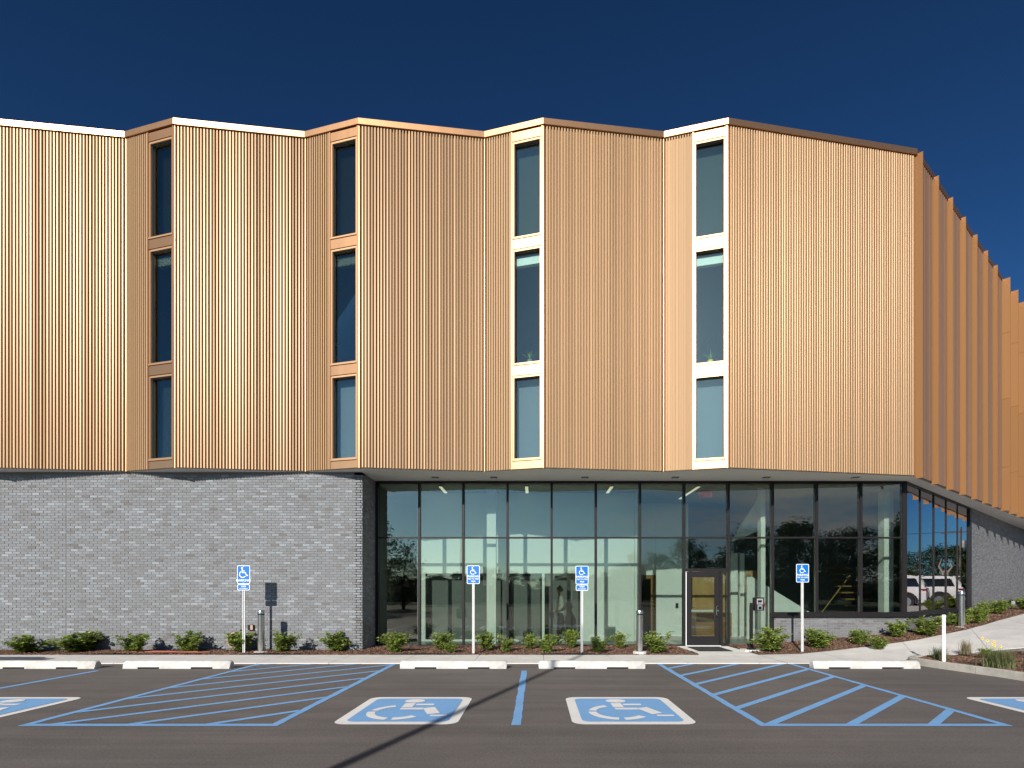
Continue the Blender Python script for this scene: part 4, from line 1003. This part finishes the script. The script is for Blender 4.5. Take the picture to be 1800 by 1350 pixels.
# ------------------------------------------------------------------ small site objects
x_, y_, z_ = ground_at(1659, 1162.5, 0.13)
mp_o = thing('marker_post', 'slim white marker post at the kerb of the island', 'post', (x_, y_, z_))
part('shaft', MB().lathe([(0.033,-0.1),(0.033,0.925)], 16), 'sign_white', mp_o, True); part('cap', MB().lathe([(0.036,0.926),(0.036,0.955),(0.03,0.962)], 16), 'sign_white', mp_o, True)
dm = MB().box(4.22, 5.10, 14.42, 15.55, 0.026, 0.038).build('door_mat', 'mat'); tag(dm, 'black rubber mat on the concrete in front of the entrance door', 'door mat')
ic = thing('intercom_post', 'black intercom post with keypad right of the entrance door', 'intercom', (5.58, 14.45, 0.06))
part('pad', MB().box(-0.2, 0.35, -0.12, 0.25, -0.06, 0.01), 'concrete', ic)
part('base_plate', MB().box(-0.09, 0.09, -0.09, 0.09, 0.01, 0.05), 'black', ic)
part('post', MB().box(-0.035, 0.035, -0.035, 0.035, 0.05, 1.15).box(-0.03, 0.10, -0.03, 0.03, 1.15, 1.22), 'black', ic)
hd = part('housing', MB().box(0.06, 0.30, -0.09, 0.06, 1.02, 1.35).box(0.05, 0.31, -0.12, 0.06, 1.351, 1.36), 'black', ic)
part('keypad', MB().box(0.11, 0.27, -0.098, -0.0905, 1.18, 1.33), 'grey_plastic', hd)
part('screen', MB().box(0.135, 0.235, -0.102, -0.0985, 1.235, 1.29).box(0.14, 0.16, -0.102, -0.0985, 1.20, 1.22).box(0.18, 0.20, -0.102, -0.0985, 1.20, 1.22), 'screen', hd)
part('card_reader', MB().box(0.13, 0.25, -0.098, -0.0905, 1.04, 1.16), 'grey_plastic', hd)
part('reader_face', MB().box(0.15, 0.23, -0.102, -0.0985, 1.05, 1.13), 'screen', hd)
hz = MB().tube([(-10.35,13.80,0.06),(-10.0,13.88,0.075),(-9.75,13.84,0.07),(-9.4,13.80,0.075),(-9.0,13.84,0.07),(-8.7,13.78,0.075),(-8.3,13.80,0.07),(-8.1,13.86,0.07)], 0.013, 8)
hz.tube([(-9.9,13.80,0.06),(-9.5,13.86,0.09),(-9.2,13.88,0.085),(-8.8,13.83,0.075),(-8.4,13.86,0.08)], 0.013, 8)
tag(hz.build('garden_hose', 'orange', smooth=True), 'orange red hose lying on the mulch below the brick wall', 'hose')
ll = thing('landscape_lamp', 'small landscape spotlight on the slope by the side brick wall', 'lamp', (21.0*0.0+19.15, 22.45, 0.80))
part('stake', MB().box(-0.02, 0.02, -0.02, 0.02, 0, 0.25), 'black', ll); part('head', MB().box(-0.09, 0.07, -0.09, 0.07, 0.25, 0.40), 'black', ll); part('lens', MB().box(-0.085, 0.065, -0.10, -0.0905, 0.255, 0.395), 'grey_plastic', ll)

# ------------------------------------------------------------------ person behind the glass
def skin_mesh(name, joints, edges, m, sub=2):
    me = bpy.data.meshes.new(name); ks = list(joints); ix = {k: i for i, k in enumerate(ks)}
    me.from_pydata([joints[k][0] for k in ks], [(ix[a], ix[b]) for a, b in edges], [])
    ob_ = bpy.data.objects.new(name, me); COL.objects.link(ob_)
    sk = ob_.modifiers.new('s', 'SKIN'); sk.use_smooth_shade = True
    lay = me.skin_vertices[0].data
    for i, k in enumerate(ks):
        rr = joints[k][1]; lay[i].radius = rr if isinstance(rr, tuple) else (rr, rr); lay[i].use_root = (i == 0)
    sb = ob_.modifiers.new('u', 'SUBSURF'); sb.levels = sub; sb.render_levels = sub
    dg = bpy.context.evaluated_depsgraph_get(); out = bpy.data.meshes.new_from_object(ob_.evaluated_get(dg)); bpy.data.objects.remove(ob_)
    out.name = name; out.materials.clear(); out.materials.append(M[m]); out.polygons.foreach_set('use_smooth', [True]*len(out.polygons))
    return out
pr = thing('person', 'person in pale jacket and black trousers walking left behind the glass', 'person', (0.74, 16.66, 0.022))
J_ = {'pelvis': ((0,0,0.93),(0.12,0.10)), 'waist': ((0,0,1.08),(0.10,0.13)), 'chest': ((0.01,0,1.27),(0.11,0.15)), 'neck0': ((-0.01,0,1.42),0.055), 'neck': ((-0.03,0,1.49),0.05), 'head': ((-0.05,0,1.58),(0.085,0.07)), 'crown': ((-0.045,0,1.66),(0.075,0.065)), 'nose': ((-0.14,0,1.575),0.012)}
E_ = [('pelvis','waist'),('waist','chest'),('chest','neck0'),('neck0','neck'),('neck','head'),('head','crown'),('head','nose')]
for s_, tg, kx, ax in ((-1,'l',-0.05,-0.06),(1,'r',0.06,0.16)):
    J_.update({tg+'hip': ((0,s_*0.09,0.86),0.085), tg+'knee': ((kx,s_*0.09,0.48),0.058), tg+'ank': ((ax,s_*0.09,0.09),0.042), tg+'toe': ((ax-0.17,s_*0.10,0.035),0.035),
               tg+'sho': ((0.01,s_*0.19,1.37),0.055), tg+'elb': ((0.04,s_*0.25,1.09),0.042), tg+'wri': ((-0.17,s_*0.18,0.97),0.028), tg+'palm': ((-0.24,s_*0.16,0.95),(0.03,0.018))})
    E_ += [('pelvis',tg+'hip'),(tg+'hip',tg+'knee'),(tg+'knee',tg+'ank'),(tg+'ank',tg+'toe'),('chest',tg+'sho'),(tg+'sho',tg+'elb'),(tg+'elb',tg+'wri'),(tg+'wri',tg+'palm')]
    for q in range(4):
        f0 = (-0.285, s_*0.155+(q-1.5)*0.0, 0.975-q*0.019); f1 = (-0.315, s_*0.12, 0.965-q*0.019-(0.01 if q == 3 else 0))
        J_[tg+'f%d' % q] = (f0, 0.0085); J_[tg+'g%d' % q] = (f1, 0.0075); E_ += [(tg+'palm', tg+'f%d' % q), (tg+'f%d' % q, tg+'g%d' % q)]
    J_[tg+'t0'] = ((-0.22, s_*0.13, 0.99), 0.009); J_[tg+'t1'] = ((-0.255, s_*0.11, 1.0), 0.008); E_ += [(tg+'palm', tg+'t0'), (tg+'t0', tg+'t1')]
link('body', skin_mesh('body', J_, E_, 'skin'), pr, (0,0,0), 0, True)
jk = {'w0': ((0.02,0,0.80),(0.19,0.19)), 'waist': ((0.01,0,1.06),(0.165,0.17)), 'chest': ((0.012,0,1.28),(0.15,0.185)), 'col': ((-0.005,0,1.43),(0.07,0.075))}
je = [('waist','w0'),('waist','chest'),('chest','col')]
tr = {'pelvis': ((0,0,0.95),(0.13,0.12))}; te = []
for s_, tg in ((-1,'l'),(1,'r')):
    jk.update({tg+'s': (J_[tg+'sho'][0],0.078), tg+'e': (J_[tg+'elb'][0],0.062), tg+'w': ((-0.13,s_*0.19,0.985),0.047)}); je += [('chest',tg+'s'),(tg+'s',tg+'e'),(tg+'e',tg+'w')]
    tr.update({tg+'h': (J_[tg+'hip'][0],0.10), tg+'k': (J_[tg+'knee'][0],0.075), tg+'a': ((J_[tg+'ank'][0][0], s_*0.09, 0.10),0.065)}); te += [('pelvis',tg+'h'),(tg+'h',tg+'k'),(tg+'k',tg+'a')]
link('jacket', skin_mesh('jacket', {'waist': jk['waist'], **jk}, je, 'jacket'), pr, (0,0,0), 0, True)
link('trousers', skin_mesh('trousers', tr, te, 'trousers'), pr, (0,0,0), 0, True)
link('hair', skin_mesh('hair', {'a': ((-0.015,0,1.63),(0.088,0.085)), 'b': ((0.03,0,1.55),(0.06,0.075)), 'c': ((-0.06,0,1.675),(0.06,0.07))}, [('a','b'),('a','c')], 'hair'), pr, (0,0,0), 0, True)
for tg in 'lr':
    a_ = J_[tg+'ank'][0]; link('shoe', skin_mesh('shoe', {'h': ((a_[0]+0.02,a_[1],0.05),0.048), 't': ((a_[0]-0.17,a_[1]*1.05,0.042),0.042)}, [('h','t')], 'shoe'), pr, (0,0,0), 0, True)
bg_ = thing('shoulder_bag', 'small black bag held in front by the person behind the glass', 'bag', (0.47, 16.60, 0.80))
part('bag_body', MB().prism(rrect(-0.07, 0.07, -0.09, 0.09, 0.03), 0.0, 0.17), 'bag', bg_); part('strap', MB().tube([(-0.05,-0.02,0.165),(0.0,-0.02,0.23),(0.05,-0.02,0.165)], 0.01, 6), 'bag', bg_)

# ------------------------------------------------------------------ light pole behind the camera (casts the long shadow)
lp = thing('light_pole', 'tall parking lot light pole behind the camera whose shadow crosses the stalls', 'light pole', (-4.78, -4.0, 0))
part('footing', MB().lathe([(0.3,0),(0.3,0.6),(0.28,0.62)], 24), 'kerb', lp, True)
part('pole', MB().lathe([(0.085,0.62),(0.048,9.5)], 20), 'pole', lp, True)
part('arm', MB().box(-0.03, 0.03, -0.5, 0.05, 9.40, 9.46), 'pole', lp)
part('luminaire', MB().box(-0.16, 0.16, -1.0, -0.45, 9.38, 9.47), 'pole', lp)

# ------------------------------------------------------------------ parked cars (mirrored in the side glass; one beyond the left edge casts a shadow)
def make_suv(label, loc, rz):
    t = thing('parked_car', label, 'car', loc, rz, 'white sport utility cars')      # nose towards +x, 4.9 m long
    def loft(st, m, name, par=t):
        mb = MB(); k = len(st[0][1])
        for x_, ring in st:
            for (y, z) in ring: mb.v.append((x_, y, z))
        for i in range(len(st)-1):
            for j in range(k): j2 = (j+1) % k; mb.f.append((i*k+j, (i+1)*k+j, (i+1)*k+j2, i*k+j2))
        mb.f.append(tuple(range(k))); mb.f.append(tuple((len(st)-1)*k+j for j in range(k-1,-1,-1)))
        return part(name, mb, m, par, True)
    def ring(zb, zs, zt_, wb, ws_, wt): return [(-wb,zb),(-ws_,zs*0.6+zb*0.4),(-ws_,zs),(-wt,zt_),(wt,zt_),(ws_,zs),(ws_,zs*0.6+zb*0.4),(wb,zb)]
    body = loft([(-2.42,ring(0.50,0.85,1.0,0.78,0.86,0.80)),(-2.36,ring(0.36,0.95,1.10,0.86,0.94,0.88)),(-1.9,ring(0.30,0.98,1.12,0.92,0.98,0.92)),(0.5,ring(0.28,0.95,1.08,0.93,0.99,0.93)),(1.2,ring(0.28,0.92,1.04,0.93,0.98,0.90)),(2.1,ring(0.32,0.85,0.96,0.90,0.95,0.80)),(2.42,ring(0.40,0.72,0.84,0.78,0.84,0.66)),(2.5,ring(0.46,0.66,0.72,0.66,0.74,0.58))], 'car_white', 'body')
    loft([(-2.28,ring(1.05,1.2,1.30,0.86,0.84,0.74)),(-2.05,ring(1.05,1.35,1.66,0.90,0.84,0.64)),(-1.6,ring(1.05,1.4,1.74,0.90,0.86,0.66)),(-0.2,ring(1.05,1.4,1.76,0.91,0.86,0.66)),(0.45,ring(1.05,1.38,1.68,0.90,0.84,0.64)),(1.15,ring(1.0,1.04,1.06,0.86,0.80,0.70))], 'car_white', 'cabin')
    for s_ in (-1, 1):
        def win(pts):
            mb = MB(); yy = lambda z: s_*(interp(z, [(1.10,0.925),(1.40,0.885),(1.62,0.775)]))
            (a0, b0, b1, a1) = pts; mid = [(a0[0]+(a1[0]-a0[0])*0.55, 1.39), (b0[0]+(b1[0]-b0[0])*0.55, 1.39)]
            mb.quad(*[(x_, yy(z), z) for x_, z in (a0, b0, mid[1], mid[0])]); mb.quad(*[(x_, yy(z), z) for x_, z in (mid[0], mid[1], b1, a1)]); return part('side_window', mb, 'car_glass', t)
        win([(-2.02,1.16),(-1.22,1.16),(-1.22,1.58),(-1.85,1.58)]); win([(-1.16,1.16),(-0.22,1.16),(-0.22,1.62),(-1.16,1.60)]); win([(-0.16,1.16),(0.80,1.16),(0.35,1.58),(-0.16,1.62)])
        part('tail_lamp', MB().box(-2.40, -2.14, s_*0.925-0.03, s_*0.925+0.03, 0.93, 1.03), 'tail', t); part('head_lamp', MB().box(2.05, 2.40, s_*0.78-0.12, s_*0.78+0.12, 0.70, 0.82), 'lamp', t)
        part('mirror', MB().box(0.55, 0.72, s_*1.05-0.09, s_*1.05+0.09, 1.12, 1.26), 'car_white', t)
        part('sill_trim', MB().box(-1.0, 1.0, s_*0.985-0.02, s_*0.985+0.02, 0.24, 0.42), 'car_black', t)
        part('roof_rail', MB().tube([(-1.7,s_*0.60,1.77),(0.0,s_*0.60,1.80),(0.3,s_*0.60,1.76)], 0.02, 6), 'car_black', t)
        for x_ in (-1.48, 1.5):
            pts = [(x_+0.445*math.cos(a), s_*0.955, 0.38+0.445*math.sin(a)) for a in [math.pi*k/14-0.12+0.24*k/14 for k in range(15)]]
            part('wheel_arch', MB().tube(pts, 0.07, 8), 'car_black', t, True)
            w = MB(); pr_ = [(0.22,-0.11),(0.36,-0.11),(0.385,-0.07),(0.385,0.07),(0.36,0.11),(0.22,0.11)]; w.lathe(pr_, 28)
            w.v = [(x_+a, s_*0.93+c, 0.385+b) for a, b, c in w.v]; wl = part('wheel', w, 'tyre', t, True)
            q = MB(); q.lathe([(0.10,-0.118),(0.225,-0.1185),(0.23,0.1185),(0.10,0.118)], 20); q.v = [(x_+a, s_*0.93+c, 0.385+b) for a, b, c in q.v]; part('rim', q, 'rim', wl, True)
    r_ = MB(); r_.quad((-2.245,-0.70,1.14),(-2.245,0.70,1.14),(-2.08,0.60,1.58),(-2.08,-0.60,1.58)); part('rear_window', r_, 'car_glass', t)
    f_ = MB(); f_.quad((1.08,-0.72,1.10),(1.08,0.72,1.10),(0.50,0.60,1.64),(0.50,-0.60,1.64)); part('windscreen', f_, 'car_glass', t)
    part('rear_bumper', MB().box(-2.46, -2.3, -0.84, 0.84, 0.34, 0.56), 'car_black', t); part('grille', MB().box(2.44, 2.52, -0.5, 0.5, 0.48, 0.68), 'car_black', t)
    part('spoiler', MB().box(-2.22, -1.95, -0.6, 0.6, 1.67, 1.71), 'car_white', t)
    return t
HA = math.atan2(-0.85, 0.5)
def park(tail, label): # tail corner (building side) position
    hd_ = Vector((math.cos(HA), math.sin(HA))); rt = Vector((-hd_.y, hd_.x)); c = Vector(tail) + hd_*2.4 + rt*0.95*(1 if True else -1)
    return c
c1 = park((23.7, 23.35), ''); s0 = make_suv('white sport utility car nearest in the side glass reflection', (c1.x, c1.y, 0.68), HA)
c2 = park((26.6, 26.6), ''); copy_thing(s0, (c2.x, c2.y, 0.70), HA, 'white sport utility car farther back in the side glass reflection')
copy_thing(s0, (-12.95, 9.15, 0.0), R(90), 'white sport utility car beyond the left edge, shading the walk')

# ------------------------------------------------------------------ trees, pole and wires reflected in the glass
def tree_meshes(seed, h, w):
    r = random.Random(seed); tk = MB(); lf = MB()
    tk.tube([(0,0,-0.2),(r.uniform(-.1,.1),r.uniform(-.1,.1),h*0.3),(r.uniform(-.2,.2),r.uniform(-.2,.2),h*0.62),(r.uniform(-.3,.3),r.uniform(-.3,.3),h*0.92)], [0.20,0.15,0.09,0.02], 8)
    cl = []
    for k in range(46):
        z = h*r.uniform(0.10, 0.97); a = r.uniform(0, 6.283); rad = w*0.5*r.uniform(0.25, 1.0)*math.sin(math.pi*min(0.93, max(0.14, (z/h-0.05))))
        c = Vector((math.cos(a)*rad, math.sin(a)*rad, z)); cl.append(c)
        tk.tube([(0,0,max(h*0.2, z-rad*0.7)), tuple(c*0.6+Vector((0,0,0.4*z-0.1))), tuple(c)], [0.05,0.03,0.01], 5)
    for c in cl:
        cr = w*r.uniform(0.11, 0.20)
        for _ in range(110):
            d = Vector((r.gauss(0,1), r.gauss(0,1), r.gauss(0,0.8))).normalized(); p = c+d*cr*(r.random()**0.45)
            leaf(lf, p, Vector((r.gauss(0,1), r.gauss(0,1), r.gauss(0,.6)-0.2)), Vector((r.gauss(0,.6), r.gauss(0,.6), 1)), r.uniform(0.13, 0.26), r.uniform(0.09, 0.17))
    return tk.mesh('trunk', 'bark'), lf.mesh('crown', 'tree_leaf')
TR = [tree_meshes(900+k, 8.0, w) for k, w in enumerate((4.6, 5.4, 6.4, 3.6))]
rt_ = random.Random(5)
def tree(k, x_, y_, h, label, group):
    t = thing('broadleaf_tree', label, 'tree', (x_, y_, 0), rt_.uniform(0, 6.28), group)
    a, b = TR[k % 4]; link('trunk', a, t, (0,0,0), 0, True); link('crown', b, t, (0,0,0), 0, True); s_ = h/8.0; t.scale = (s_*rt_.uniform(1.15,1.6), s_*rt_.uniform(1.15,1.6), s_)
tree(2, -14.2, -16, 7.4, 'slim tree mirrored at the left end of the glass front', 'trees behind the camera'); tree(1, -11.9, -19, 4.6, 'low bushy tree mirrored beside the slim one at the left glass', 'trees behind the camera')
GLAB = 'broadleaf tree of the row behind the lot, mirrored in the right glass'
for k in range(16): tree(k, 11.0+k*2.3+rt_.uniform(-.8,.8), -27+rt_.uniform(-4,4), 5.0+min(k,7)*0.55+rt_.uniform(-.7,.7), GLAB, 'tree row behind the lot')
FLAB = 'distant broadleaf tree of the low treeline mirrored in the middle glass'
for k in range(26): tree(k, -36+k*2.3+rt_.uniform(-.6,.6), -46+rt_.uniform(-3,3), 4.0+rt_.uniform(-.5,1.0), FLAB, 'far treeline behind the lot')
SLAB = 'dark tree beyond the upper lot, mirrored in the side glass'
for k, (a, b, h) in enumerate(((62,40,5.5),(66,44,6.4),(72,50,7.4),(76,54,7.8),(80,58,7.6),(85,63,7.8))): tree(k, a, b, h, SLAB, 'trees beyond the upper lot')
hl = MB(); rr_ = random.Random(11); ys_ = [-90, -70, -58, -54, -52]; zs0 = [0.0, 3.2, 3.4, 1.6, -0.05]
for k in range(80):
    for j in range(4):
        q = []
        for kk, jj in ((k, j), (k+1, j), (k+1, j+1), (k, j+1)):
            q.append((-160+kk*4.0, ys_[jj], zs0[jj]*(1+0.22*math.sin(kk*0.9)+0.15*math.sin(kk*2.3+1))))
        hl.quad(*q)
structure(hl.build('wooded_hill', 'far_wood', smooth=True))
up = thing('utility_pole', 'wooden utility pole with cross arm mirrored in the side glass', 'utility pole', (70, 50.8, 0))
part('pole', MB().lathe([(0.17,0),(0.11,9.6)], 12), 'bark', up, True); part('cross_arm', MB().box(-1.3, 1.3, -0.07, 0.07, 8.9, 9.05), 'bark', up, False, (0,0,0), -0.95); part('transformer', MB().lathe([(0.2,7.0),(0.22,7.1),(0.22,7.8),(0.18,7.9)], 14, (-0.35, 0.2)), 'grey_plastic', up, True)
dt = thing('dead_tree', 'bare forked dead trunk mirrored in the side glass', 'dead tree', (57, 42.5, 0))
part('trunk', MB().tube([(0,0,0),(0.05,0,2.6),(0.0,0,3.6)], [0.22,0.17,0.13], 8), 'dead', dt, True); part('fork', MB().tube([(0,0,3.5),(0.25,-0.3,4.2),(0.1,-0.1,5.0)], [0.12,0.09,0.04], 7), 'dead', dt, True); part('fork', MB().tube([(0,0,3.5),(-0.25,0.3,4.1),(-0.05,0.1,4.9)], [0.12,0.09,0.04], 7), 'dead', dt, True)
for k, (z0_, z1_) in enumerate(((9.1,7.0),(6.6,6.1))):
    mb = MB(); pts = []
    for i in range(21):
        t_ = i/20; pts.append((70-30*t_, 50.8-40*t_, z0_+(z1_-z0_)*t_-1.0*4*t_*(1-t_)*0.5))
    tag(mb.tube(pts, 0.025, 5).build('overhead_cable', 'wire'), ('upper' if k == 0 else 'lower')+' black overhead cable mirrored in the side glass', 'cable')
